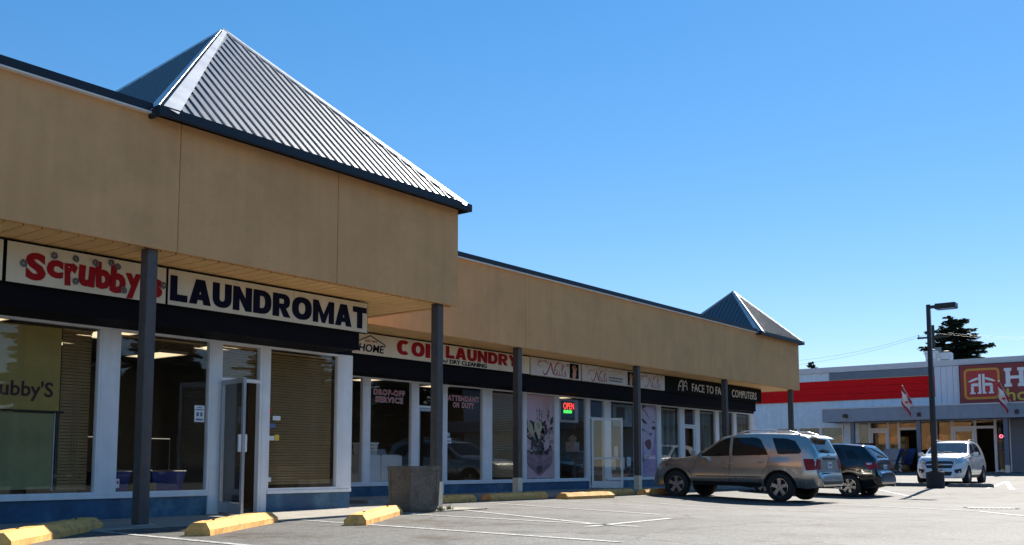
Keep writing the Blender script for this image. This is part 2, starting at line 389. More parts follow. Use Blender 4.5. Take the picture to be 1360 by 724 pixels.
# shell: back, ends, light-blocking roof deck, ceilings, floors, partitions
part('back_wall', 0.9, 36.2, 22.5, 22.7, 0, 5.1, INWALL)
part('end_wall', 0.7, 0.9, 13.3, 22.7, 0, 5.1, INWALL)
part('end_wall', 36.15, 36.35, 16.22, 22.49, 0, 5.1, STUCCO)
part('light_block_roof', 0.7, 13.0, 11.7, 22.7, 5.12, 5.2, FLASH)  # unseen deck, put in to block light from above the soffits
part('light_block_roof', 13.02, 36.3, 14.6, 22.7, 5.12, 5.2, FLASH)
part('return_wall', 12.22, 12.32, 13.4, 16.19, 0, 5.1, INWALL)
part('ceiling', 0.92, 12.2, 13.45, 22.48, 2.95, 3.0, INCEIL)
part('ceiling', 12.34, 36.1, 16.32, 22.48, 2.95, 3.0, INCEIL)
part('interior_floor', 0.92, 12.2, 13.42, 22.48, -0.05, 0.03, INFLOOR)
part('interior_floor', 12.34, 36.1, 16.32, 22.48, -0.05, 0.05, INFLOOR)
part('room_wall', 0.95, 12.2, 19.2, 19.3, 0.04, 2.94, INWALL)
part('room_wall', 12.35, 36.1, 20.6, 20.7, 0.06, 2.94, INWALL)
for x in (21.35, 27.42): part('partition_wall', x, x+0.06, 16.34, 20.59, 0.06, 2.94, INWALL)
# fascias, split by their control joints
def fascia(x0, x1, joints, vf, z0, z1):
    back = part('fascia', x0, x1, vf+0.05, vf+0.16, z0+0.03, z1, JOINT)
    e = [x0] + joints + [x1]
    for a, b in zip(e[:-1], e[1:]):
        part('fascia_panel', a+(0.003 if a != x0 else 0), b-(0.003 if b != x1 else 0), vf, vf+0.048, z0, z1, STUCCO, back, bevel=0.006)
    return back
fascia(0.7, 13.2, [4.6, 7.47, 10.31], F1, 3.59, 5.37)
fascia(13.2, 36.6, [19.06, 27.8], F2, 3.60, 5.43)
part('fascia_return', 13.08, 13.2, F1+0.165, F2-0.004, 3.59, 5.37, STUCCO)
part('fascia_return', 36.48, 36.6, F2+0.165, 16.19, 3.60, 5.43, STUCCO)
# soffits
sf = part('soffit', 0.9, 13.07, F1+0.17, 16.15, 3.635, 3.65, SOFF_DK)
n = 53; w_ = (13.07-0.9)/n
for k in range(n):
    x = 0.9 + k*w_; y1 = 12.5 if x + w_ < 11.7 else 14.38
    MB().box(x+0.010, x+w_-0.010, F1+0.17, y1, 3.598, 3.630).build('plank', SOFFIT, sf)
part('soffit', 13.22, 36.47, F2+0.17, 16.15, 3.61, 3.65, SOFFIT)
# bulkheads (black boxing above the windows that carries the signs)
part('bulkhead', 0.92, 11.74, 12.5, 13.38, 2.74, 3.598, BLACKP)
part('bulkhead', 11.743, 12.32, 13.3, 13.38, 2.74, 3.598, BLACKP)
part('bulkhead', 12.34, 34.75, 15.4, 16.28, 2.74, 3.606, BLACKP)
part('bulkhead', 34.753, 36.37, 16.2, 16.28, 2.74, 3.606, BLACKP)
# roof edge caps
def cap(x0, x1, vf, z):
    c = part('roof_edge_cap', x0, x1, vf-0.07, vf+0.35, z+0.012, z+0.13, FLASH, bevel=0.006)
    part('drip_edge', x0, x1, vf-0.085, vf-0.002, z-0.014, z+0.009, DRIP, c)
cap(0.7, 7.0, F1, 5.37); cap(13.22, 32.68, F2, 5.43)
# metal pyramid roofs: every pan with its standing rib is a piece of its own
def pyramid(cx, cy, half, z0, za, sp, m, edge):
    H = za - z0
    base = MB().add([(cx-half, cy-half, z0), (cx+half, cy-half, z0), (cx+half, cy+half, z0), (cx-half, cy+half, z0), (cx, cy, za-0.02)],
                    [(3, 2, 1, 0), (0, 1, 4), (1, 2, 4), (2, 3, 4), (3, 0, 4)]).build('pyramid_roof', FLASH, MALL)
    cnt = int(round(2*half/sp)); sp = 2*half/cnt
    for nx, ny in ((0, -1), (-1, 0), (1, 0), (0, 1)):
        nv = Vector((nx, ny, 0)); e = Vector((-ny, nx, 0)); N = (nv*H + Vector((0, 0, half))).normalized(); up_ = (Vector((0, 0, H)) - nv*half).normalized()
        P = lambda s, t, o=0: Vector((cx, cy, z0)) + nv*(half*(1-t)) + e*s + Vector((0, 0, H*t)) + N*o
        T = lambda s: max(0.0, (half-abs(s))/half)
        for i in range(cnt):
            s0 = -half + i*sp; s1 = s0 + sp; mb = MB()
            pts = [(s0, 0), (s1, 0), (s1, T(s1))] + ([(0, 1)] if s0 < -1e-6 and s1 > 1e-6 else []) + [(s0, T(s0))]
            pts = [q for j, q in enumerate(pts) if q != pts[j-1]]
            if len(pts) >= 3: mb.poly([P(a, b, 0.004) for a, b in pts], N*0.006)
            tr = T(s0) - 0.17/half
            if tr > 0.02:
                A, B = P(s0, 0.0, 0.011), P(s0, tr, 0.011); hw, hh = 0.014, 0.020
                c = [A-e*hw, A+e*hw, A+e*hw*0.6+N*hh, A-e*hw*0.6+N*hh]; d = [q+(B-A) for q in c]
                mb.add(c+d, [(0, 1, 2, 3), (7, 6, 5, 4), (0, 4, 5, 1), (1, 5, 6, 2), (2, 6, 7, 3), (3, 7, 4, 0)])
            mb.build('roof_panel', m, base)
    for sx, sy in ((-1, -1), (1, -1), (1, 1), (-1, 1)):     # hip caps, folded over the corner
        A = Vector((cx+sx*half, cy+sy*half, z0)); B = Vector((cx, cy, za)); d = B-A
        for ex, ey in ((-sx, 0), (0, -sy)):
            ev = Vector((ex, ey, 0)); nrm = d.cross(ev).normalized(); nrm = nrm if nrm.z > 0 else -nrm
            wv = (ev - d*(ev.dot(d)/d.dot(d))).normalized()*(0.21 if half > 2.5 else 0.16)
            A2 = A + nrm*0.034; B2 = B + nrm*0.034
            MB().poly([A2+ev*0.02, A2+ev*0.02+wv, B2+wv*0.35, B2], nrm*0.006).build('hip_cap', HIPM, base, fix=True)
    t = 0.06; h0, h1 = z0-0.115, z0+0.02                    # eave trim, four mitred boards butted end to end
    for x0, x1, y0, y1 in ((cx-half-t, cx+half+t, cy-half-t, cy-half), (cx-half-t, cx+half+t, cy+half, cy+half+t),
                           (cx-half-t, cx-half, cy-half+0.002, cy+half-0.002), (cx+half, cx+half+t, cy-half+0.002, cy+half-0.002)):
        box('eave_trim', x0, x1, y0, y1, h0, h1, edge, base, bevel=0.008)
    return base
pyramid(10.13, 14.40, 3.10, 5.42, 8.46, 0.17, ROOFM, FLASH)
pyramid(34.68, 16.18, 1.94, 5.47, 7.38, 0.17, ROOFB, FLASH)

# --------------------------------------------------- shop fronts
BLIND = mat('tan_venetian_blind', (0.36, 0.22, 0.09), 0.6, var=0.12, scale=5)
BLIND2 = mat('grey_green_vertical_blind', (0.33, 0.38, 0.34), 0.7, var=0.12, scale=4)
def window(x0, x1, z0, z1, v, fw=0.034, pane_m=None, m=ALU):
    mb = MB(); y0, y1 = v-0.03, v+0.06
    mb.box(x0, x0+fw, y0, y1, z0, z1).box(x1-fw, x1, y0, y1, z0, z1)
    mb.box(x0+fw, x1-fw, y0, y1, z1-fw, z1).box(x0+fw, x1-fw, y0, y1, z0, z0+fw)
    o = mb.build('window', m, MALL)
    MB().box(x0+fw, x1-fw, v+0.012, v+0.020, z0+fw, z1-fw).build('pane', pane_m or GLASS, o)
    return o
def blinds(win, x0, x1, z0, z1, y, m=BLIND, sp=0.045, tilt=62):
    mb = MB(); c, s = math.cos(R(tilt)), math.sin(R(tilt)); z = z0 + sp/2
    while z < z1:
        j = random.uniform(-.03, .03)
        mb.obox(((x0+x1)/2, y, z), ((x1-x0)/2, 0, random.uniform(-.002, .002)), (0, 0.022*(c+j), 0.022*s), (0, 0.0006*s, -0.0006*c))
        z += sp
    for x in (x0+0.18, (x0+x1)/2, x1-0.18): mb.box(x-0.004, x+0.004, y-0.021, y-0.019, z0, z1)
    mb.box(x0, x1, y-0.02, y+0.02, z1, z1+0.03)
    return kind(mb.build('blind_slats', m, win), 'stuff')
def vblinds(win, x0, x1, z0, z1, y, m=BLIND2, sp=0.085):
    mb = MB(); x = x0
    while x + sp < x1:
        a = R(random.uniform(12, 22)); mb.obox((x+sp/2, y, (z0+z1)/2), (0.047*math.cos(a), 0.047*math.sin(a), 0), (-0.0008*math.sin(a), 0.0008*math.cos(a), 0), (0, 0, (z1-z0)/2))
        x += sp
    mb.box(x0, x1, y-0.02, y+0.03, z1+0.002, z1+0.05)
    return kind(mb.build('blind_slats', m, win), 'stuff')
def mullion(x0, x1, v, z0=0.33, z1=2.735, proud=0.035): return part('mullion', x0+0.001, x1-0.001, v-proud, v+0.06, z0, z1, ALU, bevel=0.004)
def base(x0, x1, v, z0): 
    part('base_panel', x0, x1, v, v+0.1, z0, 0.27, BLUEB)
    part('sill', x0, x1, v-0.045, v+0.08, 0.272, 0.328, ALU, bevel=0.004)
def door_frame(x0, x1, zt, v, z0):
    mb = MB(); mb.box(x0, x0+0.05, v-0.03, v+0.07, z0, 2.735).box(x1-0.05, x1, v-0.03, v+0.07, z0, 2.735)
    mb.box(x0+0.05, x1-0.05, v-0.03, v+0.07, zt, zt+0.05).box(x0+0.05, x1-0.05, v-0.03, v+0.07, 2.69, 2.735)
    o = mb.build('door_frame', ALU, MALL)
    MB().box(x0+0.05, x1-0.05, v+0.012, v+0.02, zt+0.05, 2.69).build('pane', GLASS, o)
    return o
def door_leaf(hx, v, wid, z0, z1, ang, m=ALU, push=0.92, kick=0.2, midrail=True):
    """leaf hinged at (hx, v), swung outwards by ang degrees about its left edge"""
    piv = MB(); st = 0.06
    piv.box(0, st, -0.022, 0.022, z0, z1).box(wid-st, wid, -0.022, 0.022, z0, z1)
    piv.box(st, wid-st, -0.022, 0.022, z1-0.07, z1).box(st, wid-st, -0.022, 0.022, z0, z0+kick)
    if midrail: piv.box(st, wid-st, -0.018, 0.018, push, push+0.05)
    d = piv.build('door', m, MALL); d.location = (hx, v, 0); d.rotation_euler = (0, 0, -R(ang))
    if midrail:
        MB().box(st, wid-st, -0.004, 0.004, z0+kick, push).build('pane', GLASS, d); MB().box(st, wid-st, -0.004, 0.004, push+0.05, z1-0.07).build('pane', GLASS, d)
    else: MB().box(st, wid-st, -0.004, 0.004, z0+kick, z1-0.07).build('pane', GLASS, d)
    h = MB(); h.box(wid-0.055, wid-0.02, -0.075, -0.023, 0.95, 1.22).box(wid-0.052, wid-0.024, 0.023, 0.07, 0.95, 1.22)
    h.build('handle', WHITE, d, bevel=0.006)
    return d
Z0N, Z0F = -0.022, 0.045
# near block
base(0.92, 9.30, V1, Z0N); base(10.43, 12.315, V1, Z0N)
w1 = window(3.3, 7.45, 0.33, 2.735, V1); w2 = window(7.71, 9.30, 0.33, 2.735, V1); w3 = window(10.43, 12.0, 0.33, 2.735, V1)
mullion(7.45, 7.71, V1); mullion(2.9, 3.3, V1); mullion(12.0, 12.315, V1, z1=2.738)
part('mullion', 9.301, 9.455, V1-0.035, V1+0.06, Z0N, 2.735, ALU, bevel=0.004); part('mullion', 10.302, 10.428, V1-0.035, V1+0.06, Z0N, 2.735, ALU, bevel=0.004)
part('wall', 0.92, 2.9, V1, V1+0.1, 0.33, 2.735, BLACKP)
df = door_frame(9.456, 10.301, 2.10, V1, Z0N)
blinds(df, 9.52, 10.24, 2.16, 2.66, V1+0.08)
d1 = door_leaf(9.50, V1-0.05, 0.80, 0.01, 2.09, 101, ALUD, midrail=False, kick=0.16)
blinds(w1, 6.95, 7.38, 0.40, 2.64, V1+0.13); blinds(w3, 10.50, 11.93, 0.42, 2.64, V1+0.11)
blinds(w2, 7.78, 9.23, 2.48, 2.64, V1+0.11, sp=0.022, tilt=20)
# far block
for a, b in ((12.34, 17.12), (18.08, 24.57), (25.52, 30.44), (31.46, 36.37)): base(a, b, V2, Z0F)
WF = {}
for k, (a, b) in dict(A=(13.4, 15.37), B=(15.54, 16.95), D=(18.16, 19.60), E=(19.92, 21.34), F=(21.42, 22.82), G=(22.98, 24.43),
                      I=(25.74, 27.27), J=(27.60, 28.68), K=(28.88, 30.24), M=(31.66, 32.97), N=(33.19, 34.50), O=(34.68, 35.99)).items():
    WF[k] = window(a, b, 0.33, 2.735, V2)
for a, b in ((12.34, 13.4), (15.37, 15.54), (19.60, 19.92), (21.34, 21.42), (22.82, 22.98), (25.57, 25.74), (27.27, 27.60), (28.68, 28.88), (32.97, 33.19), (34.50, 34.68), (35.99, 36.37)):
    mullion(a, b, V2)
for a, b in ((16.951, 17.119), (18.081, 18.159), (24.431, 24.569), (25.451, 25.569), (30.241, 30.499), (31.401, 31.659)):
    part('mullion', a, b, V2-0.035, V2+0.06, 0.33, 2.735, ALU, bevel=0.004)
dfC = door_frame(17.12, 18.08, 2.12, V2, Z0F); dfH = door_frame(24.57, 25.45, 2.13, V2, Z0F); dfL = door_frame(30.50, 31.40, 2.10, V2, Z0F)
door_leaf(17.18, V2+0.02, 0.84, 0.07, 2.11, 0, ALUD, midrail=False, kick=0.16)
dH = door_leaf(24.64, V2-0.05, 0.93, 0.07, 2.14, 60, ALU); door_leaf(30.56, V2+0.02, 0.78, 0.07, 2.09, 0, ALU)
blinds(WF['E'], 19.99, 21.27, 0.42, 2.62, V2+0.11)
for k, a, b in (('K', 28.95, 30.17), ('M', 31.73, 32.90), ('N', 33.26, 34.43), ('O', 34.75, 35.92)): vblinds(WF[k], a, b, 0.42, 2.6, V2+0.12)

# posts of the covered walk, with a cream painted foot
def post(x, y, s, z0, z1):
    p = part('post', x-s/2, x+s/2, y-s/2, y+s/2, z0+0.012, z1, POSTM, bevel=0.008)
    return p
for x in (1.55, 7.16, 12.83):
    p = post(x, 11.66, 0.158, Z0N, 3.598); box('base_plate', x-0.14, x+0.14, 11.52, 11.80, Z0N, Z0N+0.011, ALUD, p)
    if x > 10: box('painted_foot', x-0.083, x+0.083, 11.66-0.083, 11.66+0.083, Z0N+0.012, 0.46, CREAM, p)
for x in (18.97, 24.66, 30.42, 36.1):
    p = post(x, 14.58, 0.165, Z0F, 3.608); box('base_plate', x-0.14, x+0.14, 14.44, 14.72, Z0F, Z0F+0.011, ALUD, p)
    box('painted_foot', x-0.086, x+0.086, 14.58-0.086, 14.58+0.086, Z0F+0.012, 0.44, CREAM, p)

# ================================================================== SIGNS ON THE BULKHEADS
SIGNF = mat('cream_sign_face', (0.66, 0.58, 0.42), 0.35, var=0.06, scale=1.5, streak=0.10)
SIGNW = mat('pale_sign_face', (0.60, 0.57, 0.52), 0.35, var=0.08, scale=1.8, streak=0.10)
NAVY = mat('navy_letter', (0.004, 0.005, 0.020), 0.6, var=0.1, spec=0.1)
REDL = mat('red_letter', (0.30, 0.008, 0.012), 0.6, var=0.12, scale=5, spec=0.15)
PINKL = mat('crimson_script', (0.34, 0.03, 0.07), 0.4, var=0.1)
GREYL = mat('grey_flower_print', (0.10, 0.10, 0.11), 0.5, var=0.5, scale=40)
PALEL = mat('pale_letter', (0.70, 0.68, 0.60), 0.5, var=0.1)
SIGNTAN = mat('sign_tan', (0.42, 0.30, 0.15), 0.4, var=0.25, scale=9)
BLKSIGN = mat('black_sign_face', (0.006, 0.006, 0.006), 0.7, var=0.15, scale=2, spec=0.1)
def sign(name, x0, x1, z0, z1, yb, yf, face, label, seams=(), trim=BLKSIGN):
    """a shallow box sign: housing, translucent face, seams"""
    o = MB().box(x0, x1, yf+0.006, yb, z0, z1).build(name, trim)
    tag(o, label, 'sign', 'signs above the shop windows')
    e = [x0+0.012] + list(seams) + [x1-0.012]
    for a, b in zip(e[:-1], e[1:]):
        MB().box(a+0.003, b-0.003, yf, yf+0.005, z0+0.012, z1-0.012).build('face', face, o)
    return o

# heavy block capitals, drawn piece by piece in a unit box
def _arc(cx, cy, rx, ry, ix, iy, a0, a1, n=10, p=2.4):
    out = []
    f = lambda t, X, Y: (cx + X*math.copysign(abs(math.cos(t))**(2/p), math.cos(t)), cy + Y*math.copysign(abs(math.sin(t))**(2/p), math.sin(t)))
    for i in range(n):
        t0, t1 = R(a0+(a1-a0)*i/n), R(a0+(a1-a0)*(i+1)/n); out.append([f(t0, rx, ry), f(t1, rx, ry), f(t1, ix, iy), f(t0, ix, iy)])
    return out
def _rect(a, b, c, d): return [(a, c), (b, c), (b, d), (a, d)]
GLY = {
 'L': [_rect(0, .40, 0, 1), _rect(.40, 1, 0, .27)],
 'A': [[(0, 0), (.34, 0), (.63, 1), (.30, 1)], [(.66, 0), (1, 0), (.70, 1), (.37, 1)], [(.28, .18), (.72, .18), (.65, .40), (.35, .40)]],
 'U': [_rect(0, .36, .42, 1), _rect(.64, 1, .42, 1)] + _arc(.5, .42, .5, .42, .14, .16, 180, 360, 14),
 'N': [_rect(0, .34, 0, 1), _rect(.66, 1, 0, 1), [(.34, .98), (.34, .50), (.66, .02), (.66, .50)]],
 'D': [_rect(0, .36, 0, 1), _rect(.36, .45, .76, 1), _rect(.36, .45, 0, .24)] + _arc(.45, .5, .55, .5, .20, .26, -90, 90, 16),
 'R': [_rect(0, .36, 0, 1), _rect(.36, .55, .78, 1), _rect(.36, .55, .36, .57), [(.40, .36), (.72, .40), (1, 0), (.62, 0)]] + _arc(.55, .68, .40, .32, .07, .11, -90, 90, 12),
 'O': _arc(.5, .5, .5, .5, .17, .25, 0, 360, 32),
 'C': _arc(.5, .5, .5, .5, .15, .25, 48, 312, 26),
 'M': [_rect(0, .25, 0, 1), _rect(.75, 1, 0, 1), [(.25, 1), (.25, .55), (.42, 0), (.5, 0), (.5, .38)], [(.75, 1), (.5, .38), (.5, 0), (.58, 0), (.75, .55)]],
 'T': [_rect(.31, .69, 0, .74), _rect(0, 1, .74, 1)],
 'I': [_rect(0, 1, 0, 1)],
 'Y': [_rect(.31, .69, 0, .44), [(0, 1), (.38, 1), (.5, .72), (.69, .44), (.31, .44)], [(.62, 1), (1, 1), (.69, .44), (.5, .72)]],
}
GW = dict(L=.78, A=1.02, U=.92, N=.95, D=.95, R=.98, O=1.12, C=1.12, M=1.25, T=.88, I=.42, Y=.95)
def block_text(s_, x0, x1, z0, z1, y, m, par, gap=.075):
    tot = sum(GW[ch] for ch in s_) + gap*(len(s_)-1); k = (x1-x0)/tot; x = x0
    for ch in s_:
        mb = MB()
        for i, P in enumerate(GLY[ch]): mb.poly([(x+a*GW[ch]*k, y-.0003*(i % 3), z0+b*(z1-z0)) for a, b in P], (0, -.006, 0))
        mb.build('letter', m, par, fix=True); x += (GW[ch]+gap)*k
YN, YF_ = 12.42, 15.32
sign('shop_sign', 2.4, 5.63, 3.03, 3.57, 12.498, YN, SIGNF, 'blank cream end of the sign left of the red lettered laundry sign', (4.1,))
s1 = sign('shop_sign', 5.65, 7.915, 3.03, 3.57, 12.498, YN, SIGNF, 'cream sign reading Scrubby\'s in bouncy red letters with grey flowers')
for ch, a, b, z0, z1, rt_ in (('S', 5.90, 6.16, 3.10, 3.46, .02), ('c', 6.17, 6.39, 3.17, 3.41, -.04), ('r', 6.41, 6.59, 3.10, 3.40, .05), ('u', 6.60, 6.83, 3.12, 3.40, -.05),
                        ('b', 6.84, 7.06, 3.12, 3.49, .03), ('b', 7.05, 7.28, 3.09, 3.48, -.04), ('y', 7.28, 7.52, 3.05, 3.40, .05), ("'", 7.55, 7.59, 3.40, 3.50, .0), ('s', 7.63, 7.84, 3.11, 3.38, .03)):
    fit_text(ch, a, b, z0, z1, YN-0.001, REDL, 'letter', s1, bold=0.05, rot=rt_)
for x, z in ((5.87, 3.30), (6.26, 3.46), (6.55, 3.47), (6.56, 3.17), (6.83, 3.46), (7.05, 3.50), (7.15, 3.46), (7.25, 3.15), (7.62, 3.42), (7.86, 3.3)):
    mb = MB()
    for k in range(7):
        t = 2*PI*k/7; r = random.uniform(.026, .036); c = (x+math.cos(t)*r, z+math.sin(t)*r)
        mb.poly([(c[0]+.02*math.cos(q*PI/3), YN-0.0105-.0006*k, c[1]+.02*math.sin(q*PI/3)) for q in range(6)], (0, -0.004, 0))
    mb.build('flower', GREYL, s1, fix=True)
s2 = sign('shop_sign', 7.925, 11.87, 3.03, 3.57, 12.498, YN, SIGNF, 'long cream sign reading LAUNDROMAT in heavy navy capitals', (10.21,))
block_text('LAUNDROMAT', 7.97, 11.83, 3.105, 3.475, YN-0.001, NAVY, s2)
s3 = sign('shop_sign', 12.8, 20.47, 3.10, 3.58, 15.398, YF_, SIGNF, 'cream sign reading COIN LAUNDRY and DRY CLEANING in red and black', (19.15, 20.0))
block_text('COIN', 15.53, 17.02, 3.20, 3.53, YF_-0.001, REDL, s3)
block_text('LAUNDRY', 17.16, 19.93, 3.255, 3.54, YF_-0.001, REDL, s3)
fit_text('and', 16.98, 17.24, 3.135, 3.235, YF_-0.001, NAVY, 'lettering', s3, shear=0.35)
fit_text('DRY CLEANING', 17.30, 18.68, 3.130, 3.232, YF_-0.001, NAVY, 'lettering', s3, bold=0.03)
fit_text('HOME', 14.38, 15.13, 3.17, 3.34, YF_-0.001, NAVY, 'lettering', s3, bold=0.015, shear=0.12)
fit_text('JUST LIKE', 14.55, 14.93, 3.38, 3.43, YF_-0.001, REDL, 'lettering', s3, bold=0.01)
mb = MB()
for a, b in (((14.30, 3.36), (14.72, 3.53)), ((14.72, 3.53), (15.16, 3.36)), ((15.16, 3.36), (15.16, 3.31))):
    d = Vector((b[0]-a[0], 0, b[1]-a[1])); n_ = Vector((-d.z, 0, d.x)).normalized()*.011
    A = Vector((a[0], YF_-0.001, a[1])); B = Vector((b[0], YF_-0.001, b[1])); mb.poly([A-n_, B-n_, B+n_, A+n_], (0, -0.006, 0))
mb.build('roof_outline', NAVY, s3, fix=True)
def nails(par, x0, wd, z0, ht, m, fine):
    pl = lambda a, b: Vector((x0+a*wd, YF_-0.001, z0+b*ht)); d = (0, -0.004, 0); mb_ = [MB()]
    k = 0.032 if fine else 0.045
    W = lambda p, a, b: ribbon(mb_[0], [(x, y*ht/wd) for x, y in p], a, b, lambda q, r: pl(q, r*wd/ht), d)
    W([(.0, .30), (.02, .12), (.10, .04), (.20, .25), (.32, .80), (.36, .97)], .008, k)            # N first stem with its swash
    W([(-.10, .55), (-.22, .70), (-.12, .92), (.10, .96), (.28, .80)], .006, .02)
    W([(.34, .95), (.39, .55), (.45, .08)], .014, k*1.2)
    W([(.45, .08), (.50, .45), (.58, .85), (.66, .98), (.70, .90)], .008, k*.9)
    W([(.62, .42), (.54, .46), (.49, .25), (.53, .07), (.61, .25), (.63, .42), (.62, .12), (.67, .06), (.71, .16)], .008, .026)
    W([(.74, .45), (.72, .16), (.76, .06), (.80, .16)], .008, .026);
    W([(.80, .16), (.90, .70), (.89, .86), (.85, .72), (.84, .20), (.88, .06), (.92, .14)], .008, .028)
    W([(.92, .14), (.99, .46), (.97, .36), (1.02, .16), (.96, .05), (.91, .08)], .008, .028)
    mb_[0].build('script_lettering', m, par, fix=True); mb_[0] = MB(); W([(.755, .58), (.765, .62)], .02, .03); mb_[0].build('letter_dot', m, par, fix=True)
def hand_panel(par, x0, x1, dark=True):
    p = MB().box(x0, x1, YF_-0.006, YF_-0.001, 3.135, 3.545).build('picture', BLKSIGN, par)
    skin = mat('skin_print', (0.48, 0.27, 0.17), 0.5, var=0.2, scale=20); mb = MB(); wd = x1-x0; y = YF_-0.0075
    mb.poly([(x0+wd*a, y, 3.14+.40*b) for a, b in ((.30, .0), (.62, .0), (.72, .35), (.62, .55), (.40, .52), (.28, .3))], (0, -0.003, 0))
    for a, b, c, e in ((.40, .5, .28, .82), (.48, .52, .42, .93), (.56, .53, .58, .9), (.64, .48, .74, .76)):
        mb.poly([(x0+wd*(a-.045), y-.001, 3.14+.40*b), (x0+wd*(a+.045), y-.001, 3.14+.40*b), (x0+wd*(c+.035), y-.001, 3.14+.40*e), (x0+wd*(c-.035), y-.001, 3.14+.40*e)], (0, -0.003, 0))
    mb.build('hand', skin, p, fix=True)
s4 = sign('shop_sign', 20.49, 22.86, 3.10, 3.58, 15.398, YF_, SIGNW, 'pale nail salon sign next to the red laundry lettering, black hand picture at its end', trim=SIGNTAN)
nails(s4, 21.05, 1.05, 3.14, .38, PINKL, False); hand_panel(s4, 22.30, 22.74)
s5 = sign('shop_sign', 22.90, 25.86, 3.10, 3.58, 15.398, YF_, SIGNW, 'middle pale nail salon sign with small dark print left of the fourth post', trim=SIGNTAN)
nails(s5, 23.40, .80, 3.13, .32, PINKL, False); hand_panel(s5, 25.38, 25.74)
for r_ in range(2):
    MBx = MB(); x = 24.32
    while x < 25.1-.1*r_:
        wv = random.uniform(.03, .07); MBx.box(x, x+wv, YF_-0.005, YF_-0.001, 3.27-r_*.085, 3.315-r_*.085); x += wv+.018
    MBx.build('small_print', GREYL, s5)
s6 = sign('shop_sign', 25.88, 27.66, 3.10, 3.58, 15.398, YF_, SIGNW, 'pale nail salon sign to the right of the fourth post, beside the black sign', trim=SIGNTAN)
nails(s6, 26.38, .95, 3.13, .36, mat('violet_script', (0.30, 0.10, 0.26), 0.4, var=0.1), True)
for s_, a, b in ((s4, 20.7, 22.2), (s5, 23.0, 25.2), (s6, 26.0, 27.6)):      # tan strokes scattered along the upper edge
    mb = MB()
    for k in range(14):
        x = random.uniform(a, b); z = random.uniform(3.46, 3.55)
        ribbon(mb, [(x, z), (x+.06, z+random.uniform(-.03, .03)), (x+.11, z+random.uniform(-.05, .02))], .008, .028, lambda q, r: Vector((q, YF_-0.0008, r)), (0, -0.002, 0), n=4)
    mb.build('tan_stroke', SIGNTAN, s_, fix=True)
s7 = sign('shop_sign', 27.68, 35.12, 3.08, 3.59, 15.398, YF_, BLKSIGN, 'black sign reading FACE TO FACE COMPUTERS in thin pale letters', (31.4,))
fit_text('FACE TO FACE', 29.50, 32.15, 3.19, 3.46, YF_-0.001, PALEL, 'lettering', s7, bold=0.006, spacing=1.05)
fit_text('COMPUTERS', 32.55, 34.65, 3.17, 3.44, YF_-0.001, PALEL, 'lettering', s7, bold=0.006, spacing=1.05)
mb = MB()
for p in ([(28.55, 3.16), (28.60, 3.36), (28.72, 3.50), (28.84, 3.40), (28.80, 3.16)], [(28.60, 3.34), (28.74, 3.30)], [(28.90, 3.16), (28.92, 3.36), (29.05, 3.50), (29.18, 3.40)], [(28.92, 3.34), (29.12, 3.34), (29.16, 3.20)], [(28.66, 3.42), (28.80, 3.52), (28.98, 3.44), (29.1, 3.54)]):
    ribbon(mb, p, .02, .035, lambda q, r: Vector((q, YF_-0.001, r)), (0, -0.005, 0), n=5)
mb.build('emblem', PALEL, s7, fix=True)

# ================================================================== ON AND BEHIND THE GLASS
WHL = mat('white_vinyl', (0.62, 0.60, 0.60), 0.4, var=0.08); REDV = mat('red_vinyl', (0.55, 0.012, 0.02), 0.4, var=0.12, scale=8)
def outlined(s_, x0, x1, z0, z1, par):
    """red vinyl letters on a white outline, both cut from the same drawing"""
    ref = None
    for nm, m, bold, y in (('lettering_outline', WHL, 0.050, V2+0.0115), ('lettering', REDV, 0.004, V2+0.0100)):
        me = text_mesh(s_, bold, 0, 0.001, 1.18); co = np.empty(len(me.vertices)*3); me.vertices.foreach_get('co', co); co = co.reshape(-1, 3)
        if ref is None: ref = (co.min(0), co.max(0))
        lo, hi = ref; out = np.empty_like(co)
        out[:, 0] = x0+(co[:, 0]-lo[0])/(hi[0]-lo[0])*(x1-x0); out[:, 2] = z0+(co[:, 1]-lo[1])/(hi[1]-lo[1])*(z1-z0); out[:, 1] = y-(co[:, 2]+.0005)
        me.vertices.foreach_set('co', out.ravel()); me.update(); me.materials.append(m); me.name = nm; link(nm, me, par)
outlined('DROP-OFF', 15.70, 16.72, 2.35, 2.49, WF['B']); outlined('SERVICE', 15.76, 16.66, 2.18, 2.32, WF['B'])
outlined('ATTENDANT', 18.24, 19.46, 2.35, 2.49, WF['D']); outlined('ON', 18.44, 18.68, 2.18, 2.32, WF['D']); outlined('DUTY', 18.78, 19.26, 2.18, 2.32, WF['D'])
def decal(par, x0, x1, z0, z1, v, m, inner=None, n='sticker'):
    o = MB().box(x0, x1, v+0.0095, v+0.0115, z0, z1).build(n, m, par)
    if inner:
        for a, b, c, e in inner[1]: MB().box(x0+(x1-x0)*a, x0+(x1-x0)*b, v+0.0085, v+0.0094, z0+(z1-z0)*c, z0+(z1-z0)*e).build('print', inner[0], par)
    return o
INK = mat('blue_print', (0.08, 0.14, 0.30), 0.5, var=0.1); PAPER = mat('paper', (0.66, 0.70, 0.74), 0.6, var=0.05); YEL = mat('yellow_print', (0.7, 0.5, 0.05), 0.5, var=0.05)
decal(w2, 9.04, 9.22, 1.42, 1.68, V1, PAPER, (INK, ((.1, .9, .72, .78), (.2, .45, .35, .58), (.58, .8, .35, .58), (.15, .85, .1, .2), (.25, .75, .85, .9))), 'notice')
decal(w2, 7.765, 7.82, .42, .55, V1, PAPER, (REDV, ((.25, .75, .45, .75),)))
